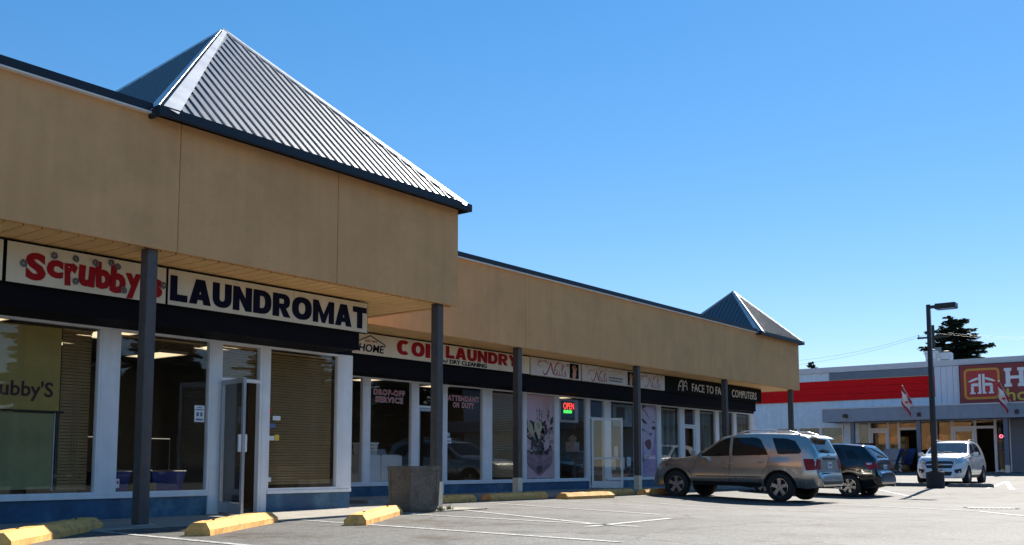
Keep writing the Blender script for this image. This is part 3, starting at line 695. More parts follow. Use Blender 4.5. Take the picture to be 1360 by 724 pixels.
for z, x1, m in ((1.50, 10.72, PAPER), (1.37, 10.62, INK), (1.16, 10.60, PAPER), (1.16, 10.70, YEL), (1.62, 10.53, REDV), (.47, 10.55, PAPER)):
    decal(w3, max(10.485, x1-.16) if m is not YEL else 10.61, x1, z, z+.075 if m is not YEL else z+.1, V1, m)
decal(WF['D'], 18.21, 18.38, 1.28, 1.42, V2, PAPER, (INK, ((.1, .8, .3, .5),)))
decal(WF['D'], 18.21, 18.33, 1.45, 1.54, V2, mat('pale_blue_print', (.35, .5, .6), .5, var=.05))
# painted banner and sheet behind the first window
BAN = mat('olive_paper_banner', (0.40, 0.285, 0.075), 0.7, var=0.12, scale=3, streak=0.15)
bn = tag(MB().box(4.6, 6.92, V1+0.10, V1+0.106, 1.50, 2.66).build('window_banner', BAN), 'olive banner with dark hand painted name hanging inside the leftmost window', 'banner')
MB().box(4.55, 6.99, V1+0.09, V1+0.115, 1.475, 1.498).build('rod', BLACK, bn)
fit_text("Scrubby'S", 5.72, 6.83, 1.62, 1.90, V1+0.0995, mat('maroon_paint', (0.06, 0.006, 0.012), .6, var=.2), 'lettering', bn, bold=0.022, depth=.001)
SHEET = mat('grey_green_sheet', (0.30, 0.28, 0.13), 0.7, var=0.15, scale=2.5, streak=0.15)
sh = tag(MB().box(4.6, 6.86, V1+0.12, V1+0.126, .42, 1.46).build('window_sheet', SHEET), 'plain grey green sheet covering the window below the painted banner', 'sheet')
MB().box(6.865, 6.885, V1+0.115, V1+0.13, .40, 1.47).build('side_rail', ALUD, sh)
bd = tag(MB().box(6.95, 7.28, V1+0.20, V1+0.22, .36, 1.86).build('door_panel', mat('grey_blue_board', (0.16, 0.20, 0.20), .6, var=.1)), 'pale grey blue board standing behind the blind beside the banner', 'board')
MB().box(6.97, 7.26, V1+0.194, V1+0.199, .40, 1.82).build('facing', MATS['grey_blue_board'], bd)
# neon open sign
neon_w = tag(MB().box(23.14, 24.16, V2+0.10, V2+0.108, 1.98, 2.66).build('sign_board', mat('clear_white_board', (.42, .40, .42), .5, var=.08)), 'white backing board of the lit open sign in the nail salon window', 'board')
nn_ = tag(MB().box(23.28, 23.92, V2+0.055, V2+0.095, 2.06, 2.60).build('open_sign', BLACK), 'black panel with glowing red OPEN in the nail salon window', 'sign')
fit_text('OPEN', 23.33, 23.87, 2.36, 2.55, V2+0.054, emit('red_neon', (1.0, 0.06, 0.03), 0.9), 'lettering', nn_, bold=0.0, depth=.004)
mb = MB()
for i in range(5):
    x = 23.34 + .085*i; ribbon(mb, [(x, 2.24), (x+.02, 2.34), (x+.05, 2.25), (x+.075, 2.33)], .018, .022, lambda q, r: Vector((q, V2+0.054, r)), (0, -0.004, 0), n=3)
mb.build('green_tube', emit('green_neon', (0.10, 1.0, 0.12), 0.6), nn_, fix=True)
# posters
def shape(par, name, pts, col, x0, x1, z0, z1, lvl, smooth=True, y=V2+0.024):
    P = catmull([(a, b, 0) for a, b in pts], 5, closed=True) if smooth else [Vector((a, b, 0)) for a, b in pts]
    mb = MB(); yy = y - 0.0012*lvl
    me = bpy.data.meshes.new(name); bm = bmesh.new()
    vs_ = [bm.verts.new((x0+(x1-x0)*p.x, yy, z0+(z1-z0)*p.y)) for p in P]; f = bm.faces.new(vs_)
    bmesh.ops.triangulate(bm, faces=[f]); bmesh.ops.recalc_face_normals(bm, faces=bm.faces)
    ret = bmesh.ops.extrude_face_region(bm, geom=bm.faces[:])
    for v_ in [g for g in ret['geom'] if isinstance(g, bmesh.types.BMVert)]: v_.co.y -= 0.0006
    bmesh.ops.recalc_face_normals(bm, faces=bm.faces); bm.to_mesh(me); bm.free()
    me.materials.append(mat('print_%02d%02d%02d' % tuple(int(c*99) for c in col), col, .45, var=.12, scale=10)); return link(name, me, par)
def cr(x, y, X0, Y0, W, H): return ((x-X0)/W, 1-(y-Y0)/H)
px = (21.47, 22.77, .38, 2.69)
pf = tag(MB().box(px[0], px[1], V2+0.026, V2+0.030, px[2], px[3]).build('window_poster', mat('lilac_poster', (.80, .50, .55), .45, var=.08, scale=2)), 'tall pale poster of cupped hands holding flowers in the salon window', 'poster')
q = lambda L: [cr(x, y, 32, 65, 213, 575) for x, y in L]
prd = random.Random(5)
shape(pf, 'cupped_hands', q([(36, 462), (60, 440), (100, 452), (135, 470), (180, 450), (222, 432), (240, 450), (238, 500), (226, 548), (190, 585), (135, 622), (92, 590), (48, 548)]), (.33, .17, .21), *px, 1)
for L_, c_ in (([(40, 470), (70, 462), (112, 486), (132, 520), (120, 530), (80, 505), (42, 490)], (.44, .27, .30)), ([(236, 452), (200, 460), (160, 486), (146, 520), (162, 528), (205, 500), (238, 480)], (.42, .25, .29)),
               ([(44, 505), (90, 520), (130, 548), (128, 566), (84, 546), (50, 530)], (.40, .23, .27)), ([(232, 510), (190, 522), (150, 552), (152, 568), (196, 548), (228, 536)], (.38, .22, .26)), ([(120, 560), (150, 556), (160, 580), (136, 606), (114, 586)], (.12, .06, .08))):
    shape(pf, 'finger', q(L_), c_, *px, 2)
for k in range(64):                                        # leaves of the bouquet, every one its own way
    x = prd.gauss(138, 52); y = prd.uniform(250, 490); x = min(max(x, 46), 232); a = prd.uniform(-2.6, -.5); l_ = prd.uniform(30, 66); w2 = l_*prd.uniform(.18, .34)
    dx, dy = math.cos(a), math.sin(a); c_ = prd.choice(((.03, .035, .02), (.05, .02, .03), (.10, .035, .055), (.025, .02, .02), (.06, .07, .035)))
    P_ = [(x, y), (x+dx*l_*.5-dy*w2, y+dy*l_*.5+dx*w2), (x+dx*l_, y+dy*l_), (x+dx*l_*.5+dy*w2, y+dy*l_*.5-dx*w2)]
    shape(pf, 'leaf', q([(min(max(u_, 34), 243), v_) for u_, v_ in P_]), c_, *px, 2+k % 4)
for k in range(5):
    x = prd.uniform(90, 215); y0_ = prd.uniform(200, 240); y1_ = y0_-prd.uniform(50, 95); s_ = prd.uniform(-8, 10)
    shape(pf, 'stem', q([(x-1.5, y0_+30), (x+1.5, y0_+30), (x+s_+1, y1_), (x+s_-1, y1_)]), (.08, .05, .06), *px, 2, smooth=False)
    for m_ in range(4):
        t_ = m_/4; shape(pf, 'bud', q([(x+s_*t_-5, y0_+(y1_-y0_)*t_), (x+s_*t_, y0_+(y1_-y0_)*t_-8), (x+s_*t_+5, y0_+(y1_-y0_)*t_), (x+s_*t_, y0_+(y1_-y0_)*t_+6)]), prd.choice(((.16, .06, .09), (.45, .36, .38), (.07, .08, .05))), *px, 3)
for k in range(22):
    x = prd.uniform(48, 234); y = prd.uniform(250, 455); r_ = prd.uniform(8, 19); c_ = prd.choice(((.30, .16, .15), (.36, .22, .22), (.48, .36, .34), (.22, .09, .11), (.50, .42, .33)))
    shape(pf, 'petal', q([(min(max(x+r_*math.cos(t_)*prd.uniform(.6, 1.1), 34), 243), y+r_*math.sin(t_)*prd.uniform(.6, 1.1)) for t_ in (0, 1.05, 2.1, 3.14, 4.2, 5.2)]), c_, *px, 4+k % 3)
shape(pf, 'lily', q([(98, 262), (120, 238), (146, 254), (154, 296), (140, 330), (128, 372), (118, 336), (100, 306)]), (.60, .52, .34), *px, 8)
shape(pf, 'lily_throat', q([(112, 262), (130, 254), (142, 276), (136, 300), (120, 290)]), (.42, .34, .18), *px, 9)
shape(pf, 'lily', q([(46, 292), (62, 256), (82, 276), (90, 318), (104, 380), (80, 340), (58, 322)]), (.50, .43, .27), *px, 8)
pj = (27.65, 28.63, .38, 2.69)
pg = tag(MB().box(pj[0], pj[1], V2+0.026, V2+0.030, pj[2], pj[3]).build('window_poster', mat('violet_poster', (.60, .36, .60), .45, var=.10, scale=1.5)), 'violet poster of a woman\'s painted face beside the fourth post', 'poster')
q = lambda L: [cr(x, y, 62, 200, 103, 490) for x, y in L]
shape(pg, 'face', q([(66, 226), (110, 214), (158, 232), (162, 330), (150, 450), (120, 560), (92, 560), (78, 470), (66, 380)]), (.76, .60, .76), *pj, 1)
for L, w0, w1 in (([(72, 230), (92, 244), (108, 268), (120, 296)], .01, .05), ([(136, 322), (148, 312), (161, 322)], .01, .05)):
    mb = MB(); ribbon(mb, [(a, b*2.36) for a, b in q(L)], w0, w1, lambda a, b: Vector((pj[0]+(pj[1]-pj[0])*a, V2+0.0205, pj[2]+(pj[3]-pj[2])*b/2.36)), (0, -0.0006, 0)); mb.build('brow', GREYL, pg, fix=True)
shape(pg, 'eye', q([(70, 292), (84, 302), (106, 330), (92, 330), (74, 316)]), (.05, .03, .06), *pj, 3)
shape(pg, 'eye', q([(136, 352), (148, 344), (162, 352), (154, 368), (142, 366)]), (.05, .03, .06), *pj, 3)
shape(pg, 'nose', q([(116, 392), (128, 388), (140, 396), (130, 410), (120, 410)]), (.24, .15, .24), *pj, 3)
shape(pg, 'lips', q([(88, 458), (104, 440), (122, 436), (132, 462), (128, 496), (112, 508), (96, 486)]), (.16, .02, .05), *pj, 3)
shape(pg, 'cheek_line', q([(66, 360), (88, 372), (112, 402), (94, 386), (68, 374)]), (.20, .13, .24), *pj, 2)
shape(pg, 'neck_shade', q([(64, 560), (90, 558), (118, 548), (110, 572), (80, 590), (66, 600)]), (.22, .14, .26), *pj, 2)
shape(pg, 'hair', q([(63, 205), (100, 203), (90, 222), (70, 232), (66, 300), (63, 420)]), (.22, .14, .24), *pj, 2)

# ================================================================== INSIDE THE SHOPS
LIT = emit('fluorescent_diffuser', (1.0, 0.78, 0.48), 0.55)
GRP = {'near': 'ceiling lights in the laundromat', 'far': 'ceiling lights in the far shops'}
for i, (x, y, g) in enumerate([(x, y, 'near') for x in (6.5, 8.6, 10.9) for y in (15.2, 17.4)] + [(x, y, 'far') for x in (14.6, 17.4, 20.0, 23.2, 26.0) for y in (18.0,)]):
    o = MB().box(x-.32, x+.32, y-.62, y-.60, 2.90, 2.948).box(x-.32, x+.32, y+.60, y+.62, 2.90, 2.948).box(x-.32, x-.30, y-.60, y+.60, 2.90, 2.948).box(x+.30, x+.32, y-.60, y+.60, 2.90, 2.948).build('ceiling_light', WHITE)
    MB().box(x-.298, x+.298, y-.598, y+.598, 2.915, 2.93).build('diffuser', LIT, o)
    tag(o, ('%s %s fluorescent ceiling panel inside the laundromat' % (('front', 'rear')[i % 2], ('left', 'middle', 'right')[i//2]) if g == 'near' else '%s fluorescent ceiling panel from the left in the far shops' % ('first', 'second', 'third', 'fourth', 'fifth')[i-6]), 'ceiling light', GRP[g])
STEEL = mat('brushed_steel_panel', (.42, .43, .45), .35, metal=.7, var=.08)
def washer(x, y, z, w, d, h, label, grp, front, top=False):
    """front loader (round door) or top loader (lid and raised console)"""
    o = tag(empty('washing_machine', (x, y, z)), label, 'washing machine', grp)
    MB().box(-w/2, w/2, 0, d, 0.03, h).build('body', front, o, bevel=.012)
    MB().box(-w/2+.04, w/2-.04, .03, d-.03, 0, .0298).build('plinth', BLACK, o)
    if top:
        MB().box(-w/2+.05, w/2-.05, .04, d-.2, h+.001, h+.018).build('lid', front, o, bevel=.006)
        MB().add([(-w/2, d-.16, h+.001), (w/2, d-.16, h+.001), (w/2, d, h+.001), (-w/2, d, h+.001), (-w/2, d-.09, h+.16), (w/2, d-.09, h+.16), (w/2, d, h+.16), (-w/2, d, h+.16)],
                 [(0,3,2,1),(4,5,6,7),(0,1,5,4),(1,2,6,5),(2,3,7,6),(3,0,4,7)]).build('console', STEEL, o)
        MB().box(-w/2+.03, w/2-.03, -.004, -.001, .1, .105).build('panel_seam', BLACK, o)
    else:
        MB().lathe([(.17, -.03), (.24, -.035), (.255, -.01), (.255, -.001)], 24, 'y', c=(0, 0, h*.5)).build('door_ring', CHROME, o, smooth=40)
        MB().lathe([(.001, -.035), (.10, -.028), (.169, -.012)], 24, 'y', c=(0, 0, h*.5)).build('door_glass', BLACK, o, smooth=40)
        MB().box(-w/2+.03, w/2-.03, -.008, -.001, h-.2, h-.04).build('control_panel', BLACK, o)
    return o
DRUM = mat('dark_machine_enamel', (.10, .10, .11), .4, var=.1)
for k in range(6): washer(3.9+1.0*k+(.6 if k > 2 else 0), 18.3, .03, .74, .85, 1.12, '%s steel fronted washing machine from the left along the laundromat back wall' % ('first', 'second', 'third', 'fourth', 'fifth', 'sixth')[k], 'washing machines along the back wall', DRUM)
lb = ('white top loading washing machine behind the narrow left window of the coin laundry', 'white washing machine under the laundry basket in the drop off window', 'white washing machine nearest the coin laundry door')
for k, x in enumerate((14.75, 15.95, 16.66)): washer(x, 16.55, .05, .69, .68, .92, lb[k], 'white washing machines in the window', mat('white_appliance', (.72, .74, .76), .35, var=.04), True)
# laundry basket with slotted sides
bk = tag(empty('laundry_basket', (16.05, 16.82, 1.0)), 'white slotted plastic laundry basket standing on the white machine', 'basket')
mb = MB()
for zz, rr in ((.015, .0), (.09, .012), (.17, .024), (.245, .036)):
    a, b = .21+rr, .145+rr; mb.box(-a, a, -b, -b+.012, zz-.015, zz+.015).box(-a, a, b-.012, b, zz-.015, zz+.015).box(-a, -a+.012, -b+.012, b-.012, zz-.015, zz+.015).box(a-.012, a, -b+.012, b-.012, zz-.015, zz+.015)
for k in range(9):
    x = -.2+.05*k; mb.obox((x*1.06, -.165, .13), (.009, 0, 0), (0, .005, 0), (x*.05, -.012, .13)); mb.obox((x*1.06, .165, .13), (.009, 0, 0), (0, .005, 0), (x*.05, .012, .13))
for k in range(6):
    y = -.12+.048*k; mb.obox((-.226, y, .13), (.005, 0, 0), (0, .009, 0), (-.012, 0, .13)); mb.obox((.226, y, .13), (.005, 0, 0), (0, .009, 0), (.012, 0, .13))
mb.build('sides', WHITE, bk); MB().box(-.2, .2, -.135, .135, -.002, .0).build('bottom', WHITE, bk); MB().box(-.255, .255, -.19, -.175, .25, .27).box(-.255, .255, .175, .19, .25, .27).box(-.255, -.24, -.175, .175, .25, .27).box(.24, .255, -.175, .175, .25, .27).build('rim', WHITE, bk)
# small table and blue carts by the second window
WOOD = mat('yellow_wood', (.34, .22, .08), .5, var=.2, scale=12)
tb = tag(empty('side_table', (8.52, 13.95, .03)), 'small yellow wood table behind the second laundromat window', 'table')
MB().box(-.21, .21, -.17, .17, .41, .44).build('top', WOOD, tb, bevel=.006)
for sx in (-1, 1):
    for sy in (-1, 1): MB().box(sx*.18-.02, sx*.18+.02, sy*.14-.02, sy*.14+.02, 0, .409).build('leg', WOOD, tb)
MB().box(-.16, .16, -.15, -.13, .33, .409).build('apron', WOOD, tb)
BLUEP = mat('blue_plastic', (.025, .05, .22), .4, var=.1)
for x, y, lab in ((7.98, 14.0, 'blue laundry cart behind the window next to the wide white mullion'), (9.02, 14.15, 'blue laundry cart with chrome rail next to the open door')):
    c = tag(empty('laundry_cart', (x, y, .03)), lab, 'cart', 'blue laundry carts')
    MB().add([(-.22, -.18, .14), (.22, -.18, .14), (.22, .18, .14), (-.22, .18, .14), (-.30, -.24, .62), (.30, -.24, .62), (.30, .24, .62), (-.30, .24, .62)], [(0,3,2,1),(0,1,5,4),(1,2,6,5),(2,3,7,6),(3,0,4,7)]).build('tub', BLUEP, c)
    MB().path([(-.30, -.24, .63), (.30, -.24, .63), (.30, .24, .63), (-.30, .24, .63), (-.30, -.24, .63)], .014).path([(-.2, -.17, .13), (.2, -.17, .13), (.2, .17, .13), (-.2, .17, .13), (-.2, -.17, .13)], .012).build('rail', CHROME, c)
    MB().path([(-.30, .24, .63), (-.30, .24, 1.15), (.30, .24, 1.15), (.30, .24, .63)], .012).build('hanger_bar', CHROME, c)
    for sx in (-1, 1):
        for sy in (-1, 1): MB().tube((sx*.17-.012, sy*.14, .045), (sx*.17+.012, sy*.14, .045), .045, n=12).tube((sx*.17, sy*.14, .05), (sx*.17, sy*.14, .135), .008, n=6).build('caster', BLACK, c)
# wall poster, salon furniture
tag(MB().box(8.15, 9.0, 19.17, 19.195, 1.35, 2.0).build('wall_poster', mat('faded_wall_poster', (.30, .24, .18), .6, var=.35, scale=4)), 'faded poster on the laundromat back wall', 'poster')
for x, lab, cc in ((23.5, 'dark salon chair behind the open sign window', (.03, .03, .035)), (26.4, 'pale salon chair behind the window right of the salon door', (.35, .30, .28))):
    c = tag(empty('salon_chair', (x, 17.3, .05)), lab, 'chair', 'salon chairs'); cm = mat('leather_%d' % int(x), cc, .4, var=.1)
    MB().box(-.28, .28, -.26, .28, .38, .50).build('seat', cm, c, bevel=.03); MB().obox((0, .30, .80), (.27, 0, 0), (0, .05, -.012), (0, .06, .34)).build('backrest', cm, c, bevel=.03)
    for s_ in (-1, 1): MB().box(s_*.33-.04, s_*.33+.04, -.22, .26, .60, .66).box(s_*.33-.02, s_*.33+.02, .0, .06, .44, .599).build('armrest', cm, c)
    MB().lathe([(.001, .38), (.04, .379), (.04, .06), (.26, .05), (.27, .0)], 20).build('pedestal', CHROME, c, smooth=40)
for x, z, w_, h_, cc in ((26.0, 1.0, .22, .32, (.5, .45, .42)), (26.35, .62, .26, .36, (.55, .52, .5)), (25.85, .60, .24, .34, (.45, .38, .3)), (26.75, .70, .24, .30, (.5, .5, .52))):
    decal(WF['I'], x, x+w_, z, z+h_, V2, mat('flyer_%d' % int(x*100), cc, .6, var=.3, scale=14), n='flyer')
decal(WF['I'], 25.95, 27.1, 1.95, 2.62, V2, mat('dull_blue_poster', (.13, .16, .18), .6, var=.3, scale=3), n='flyer')
decal(WF['I'], 26.15, 26.65, 2.15, 2.55, V2-.002, BLACK, n='flyer')
ls = tag(MB().box(24.95, 25.25, 17.0, 17.3, 1.15, 1.45).build('flower_box', mat('pale_pink_box', (.55, .42, .38), .6, var=.3, scale=10)), 'pale box with dried flowers seen through the open salon door', 'box')
MB().lathe([(.001, 1.455), (.1, 1.46), (.14, 1.56), (.05, 1.66), (.001, 1.68)], 10, c=(25.1, 17.15, 0)).build('flowers', mat('straw_flowers', (.45, .30, .16), .8, var=.4, scale=30), ls)
st_ = tag(MB().box(24.8, 25.4, 16.95, 17.35, .05, 1.14).build('display_stand', mat('dark_wood', (.06, .035, .02), .5, var=.2, scale=8)), 'dark wooden stand just inside the salon door', 'stand')
MB().box(24.84, 25.36, 16.94, 16.949, .15, .6).build('drawer', MATS['dark_wood'], st_)

# ================================================================== CARS
CGLASS = mat('tinted_car_glass', (0.008, 0.009, 0.010), 0.04, var=0, spec=0.5)
TAIL = mat('red_tail_lens', (0.26, 0.003, 0.004), 0.25, var=0.3, scale=18, spec=0.3)
CLEAR = mat('clear_lamp_lens', (0.55, 0.57, 0.60), 0.08, metal=0.5, var=0.25, scale=18, coat=0.8)
AMBER = mat('amber_lens', (0.6, 0.2, 0.02), 0.15, var=0.1)
SEAM = mat('dark_panel_gap', (0.012, 0.012, 0.012), 0.8, var=0)
PLATE = mat('licence_plate', (0.62, 0.64, 0.70), 0.5, var=0.05)
PLATEB = mat('plate_blue_print', (0.04, 0.08, 0.30), 0.5, var=0.05)
ALLOY = mat('alloy_wheel', (0.42, 0.42, 0.43), 0.25, metal=0.9, var=0.08, scale=20)
UNDER = mat('car_underside', (0.012, 0.012, 0.012), 0.9, var=0.1)
GOLD = mat('gold_emblem', (0.6, 0.42, 0.10), 0.3, metal=0.8, var=0.05)
def prof(pts, sig=0.014):
    xs = np.array([p[0] for p in pts]); zs = np.array([p[1] for p in pts])
    g = np.arange(xs[0]-0.2, xs[-1]+0.2, 0.004); v = np.interp(g, xs, zs)
    k = np.exp(-0.5*(np.arange(-15, 16)*0.004/sig)**2); k /= k.sum()
    v = np.convolve(np.pad(v, 15, 'edge'), k, 'valid')
    return lambda x: float(np.interp(x, g, v))
class Car:
    def __init__(s, name, label, loc, rz, paint, sp, group='cars parked in the lot'):
        s.sp = sp; s.paint = paint
        s.root = tag(empty(name, loc, rz), label, 'car', group)
        top = prof(sp['top'], sp.get('sig', .014)); belt = prof(sp['belt'], .03); plan = prof(sp['plan'], .03); roofw = prof(sp['roofw'], .06); bot = prof(sp['bot'], .03)
        r, Ra = sp['r'], sp['r'] + sp.get('gap', .065)
        def zb(x):
            b = bot(x)
            for xa in (0.0, sp['wb']):
                if abs(x-xa) < Ra: b = max(b, r + math.sqrt(Ra*Ra - (x-xa)**2))
            return b
        x0, x1 = sp['top'][0][0], sp['top'][-1][0]
        xs = set(np.round(np.arange(x0, x1, 0.03), 4)) | {x0, x1} | set(np.round(np.arange(x0, x0+0.16, 0.008), 4)) | set(np.round(np.arange(x1-0.3, x1, 0.012), 4))
        for xa in (0.0, sp['wb']):
            for q in (-1, 1): xs |= {round(xa+q*Ra, 4), round(xa+q*(Ra+.002), 4), round(xa+q*Ra*.98, 4), round(xa+q*Ra*.94, 4)}
        xs = sorted(xs); V = []; F = []; M = []; ring = []
        for x in xs:
            zt = top(x); W = plan(x); b = zb(x); zbelt = min(belt(x), zt-0.03); b = min(b, zbelt-0.05)
            rw = min(roofw(x), W-.03)
            mid = min(max(sp.get('zmid', .62), b+.02), zbelt-.02)
            b0 = min(bot(x), mid-.05)
            def ys(z):                                      # one smooth flank, the same above a wheel arch as beside it
                if z < mid: return W*(1-.11*min(1, (mid-z)/(mid-b0))**2)
                return W*(1-.07*min(1, (z-mid)/max(.02, zbelt-mid))**2)
            half = [(ys(b)*.6, b), (ys(b)-.012, b), (ys(b), b+.012)] + [(ys(b+(zbelt-b)*q), b+(zbelt-b)*q) for q in (.14, .28, .42, .56, .70, .84)] + [(W*.93, zbelt)]
            Wb = W*.93; rr = min(.075, (zt-zbelt)*.55); rw = min(rw, Wb-.015)
            for q in (.06, .2, .4, .6, .8, 1.0):
                bow = .018*math.sin(PI*q); half.append((Wb+(rw-Wb)*q+bow, zbelt+(zt-rr-zbelt)*q))
            half += [(rw-rr*.28, zt-rr*.35), (rw-rr*.85, zt-rr*.05), (rw*.62, zt+.010), (rw*.3, zt+.016)]
            pts = [(0, b)] + half + [(0, zt+.018)] + [(-y, z) for y, z in reversed(half)]
            ring.append(len(V)); V += [(x, y, z) for y, z in pts]
        n = len(pts); s.n = n; H = len(half)
        for i in range(len(xs)-1):
            a, c = ring[i], ring[i+1]
            for k in range(n):
                F.append((a+k, a+(k+1) % n, c+(k+1) % n, c+k)); M.append(1 if k in (0, 1, n-1, n-2) else 0)
        F.append(tuple(ring[0]+k for k in range(n))); M.append(0); F.append(tuple(ring[-1]+k for k in reversed(range(n)))); M.append(0)
        me = bpy.data.meshes.new('body'); me.from_pydata(V, [], F); me.materials.append(paint); me.materials.append(UNDER)
        for p, i in zip(me.polygons, M): p.material_index = i
        bm = bmesh.new(); bm.from_mesh(me); bmesh.ops.recalc_face_normals(bm, faces=bm.faces); s.bvh = BVHTree.FromBMesh(bm); bm.to_mesh(me); bm.free()
        for p in me.polygons: p.use_smooth = True
        me.set_sharp_from_angle(angle=R(38)); s.body = link('body', me, s.root)
        for xa in (0.0, sp['wb']):
            for q in (1, -1): s.wheel(xa, q*(sp['W']-.105), q)
    def wheel(s, x, y, q):
        r, tw = s.sp['r'], .115; w_ = empty('wheel', (x, y, r), 0, s.root)
        P = [(r*.64, -tw*.85), (r*.70, -tw), (r*.90, -tw*.98), (r*.975, -tw*.80), (r, -tw*.5), (r, tw*.5), (r*.975, tw*.80), (r*.90, tw*.98), (r*.70, tw), (r*.64, tw*.85)]
        MB().lathe(P, 32, 'y').build('tyre', RUBBER, w_, smooth=35)
        rim = MB(); ri = r*.66; f = q*tw*.78
        rim.lathe([(ri, -tw*.8), (ri, tw*.8)], 28, 'y'); rim.lathe([(ri, f), (ri*.92, f+q*.004), (ri*.90, f-q*.03)], 28, 'y')
        rim.lathe([(.001, f-q*.01), (.05, f-q*.012), (.058, f-q*.04)], 16, 'y')
        ns = s.sp.get('spokes', 5); sw = s.sp.get('spokew', .042)
        for k in range(ns):
            t = 2*PI*k/ns + .3; d = Vector((math.cos(t), 0, math.sin(t))); e = Vector((-math.sin(t), 0, math.cos(t)))
            c0, c1 = d*.035, d*(ri*.95); w0, w1 = sw*.75, sw
            o0, o1 = Vector((0, f-q*.012, 0)), Vector((0, f-q*.006, 0)); tk = Vector((0, -q*.03, 0))
            A = [c0-e*w0+o0, c0+e*w0+o0, c1+e*w1+o1, c1-e*w1+o1]; B = [p+tk for p in A]
            rim.add(A+B, [(0, 1, 2, 3), (7, 6, 5, 4), (0, 4, 5, 1), (1, 5, 6, 2), (2, 6, 7, 3), (3, 7, 4, 0)])
        rim.build('rim', ALLOY, w_, smooth=35, fix=True)
        MB().tube((0, f-q*.075, 0), (0, f-q*.06, 0), ri*.985, n=24).build('brake_backing', UNDER, w_)
    def cast(s, a, b, view):
        if view in ('L', 'R'):
            sg = 1 if view == 'L' else -1; h = s.bvh.ray_cast(Vector((a, sg*3, b)), Vector((0, -sg, 0)))
        elif view == 'back': h = s.bvh.ray_cast(Vector((-4, a, b)), Vector((1, 0, 0)))
        elif view == 'front': h = s.bvh.ray_cast(Vector((8, a, b)), Vector((-1, 0, 0)))
        else: h = s.bvh.ray_cast(Vector((a, b, 4)), Vector((0, 0, -1)))
        return h[0], h[1]
    def patch(s, name, pts, view, m, off=.004, rnd=0.03, parent=None, cuts=3, thick=0.0):
        """a panel laid on the body: outline in the side/front/back view, wrapped onto the surface"""
        P = [Vector((a, b, 0)) for a, b in pts]; out = []
        if rnd > 0:
            N = len(P)
            for i in range(N):
                a, b, c = P[i-1], P[i], P[(i+1) % N]; la, lc = (a-b).length, (c-b).length; d = min(rnd, la*.4, lc*.4)
                p0, p1 = b+(a-b).normalized()*d, b+(c-b).normalized()*d
                for t in (0, .33, .67, 1): out.append(p0*(1-t)**2 + b*2*t*(1-t) + p1*t*t)
        else: out = P
        bm = bmesh.new(); f = bm.faces.new([bm.verts.new(p) for p in out])
        bmesh.ops.triangulate(bm, faces=[f])
        for _ in range(cuts):
            es = [e for e in bm.edges if e.calc_length() > .09]
            if not es: break
            bmesh.ops.subdivide_edges(bm, edges=es, cuts=1); bmesh.ops.triangulate(bm, faces=[f for f in bm.faces if len(f.verts) > 3])
        ctr = None
        for v in bm.verts:
            h, n_ = s.cast(v.co.x, v.co.y, view)
            if h is None:
                for t in (.97, .93, .88, .8, .7):
                    mid = sum((q for q in P), Vector())/len(P); c = mid.lerp(v.co, t); h, n_ = s.cast(c.x, c.y, view)
                    if h is not None: break
            if h is None: h, n_ = Vector((0, 0, .5)), Vector((0, 0, 1))
            v.co = h + n_*off; ctr = n_
        bmesh.ops.recalc_face_normals(bm, faces=bm.faces)
        dirv = {'L': Vector((0, 1, 0)), 'R': Vector((0, -1, 0)), 'back': Vector((-1, 0, 0)), 'front': Vector((1, 0, 0)), 'top': Vector((0, 0, 1))}[view]
        if sum(f.normal.dot(dirv)*f.calc_area() for f in bm.faces) < 0: bmesh.ops.reverse_faces(bm, faces=bm.faces)
        me = bpy.data.meshes.new(name); bm.to_mesh(me); bm.free(); me.materials.append(m)
        for p in me.polygons: p.use_smooth = True
        return link(name, me, parent or s.root)
    def both(s, name, pts, m, **k): return [s.patch(name, pts, v, m, **k) for v in ('L', 'R')]
    def strip(s, name, pts, view, wd, m, off=.003, parent=None):
        poly = []; P = [Vector((a, b, 0)) for a, b in pts]; Lf = []; Rt = []
        for i, p in enumerate(P):
            t = (P[min(i+1, len(P)-1)]-P[max(i-1, 0)]).normalized(); n_ = Vector((-t.y, t.x, 0))*wd/2; Lf.append(p+n_); Rt.append(p-n_)
        V = []; F = []
        # densify
        def dens(Q):
            o = []
            for a, b in zip(Q[:-1], Q[1:]):
                k = max(1, int((b-a).length/.06)); o += [a.lerp(b, i/k) for i in range(k)]
            return o+[Q[-1]]
        k0 = []
        for i in range(len(P)-1):
            k = max(1, int((P[i+1]-P[i]).length/.06)); k0 += [(i, j/k) for j in range(k)]
        k0.append((len(P)-2, 1.0))
        for i, t in k0:
            for Q in (Lf, Rt):
                c = Q[i].lerp(Q[i+1], t); h, n_ = s.cast(c.x, c.y, view)
                if h is None: h, n_ = Vector((c.x, 0, c.y)), Vector((0, 0, 1))
                V.append(h+n_*off)
        F = [(2*i, 2*i+1, 2*i+3, 2*i+2) for i in range(len(k0)-1)]
        return MB().add(V, F).build(name, m, parent or s.root, fix=True)
    def handle(s, x, z, m, parent=None):
        for v, q in (('L', 1), ('R', -1)):
            h, n_ = s.cast(x, z, v)
            if h: MB().obox(h+n_*.022, (.085, 0, 0), (0, .012, 0), (0, 0, .016)).obox(h+n_*.006+Vector((.07, 0, 0)), (.012, 0, 0), (0, .012, 0), (0, 0, .012)).obox(h+n_*.006-Vector((.07, 0, 0)), (.012, 0, 0), (0, .012, 0), (0, 0, .012)).build('door_handle', m, s.root, bevel=.006)
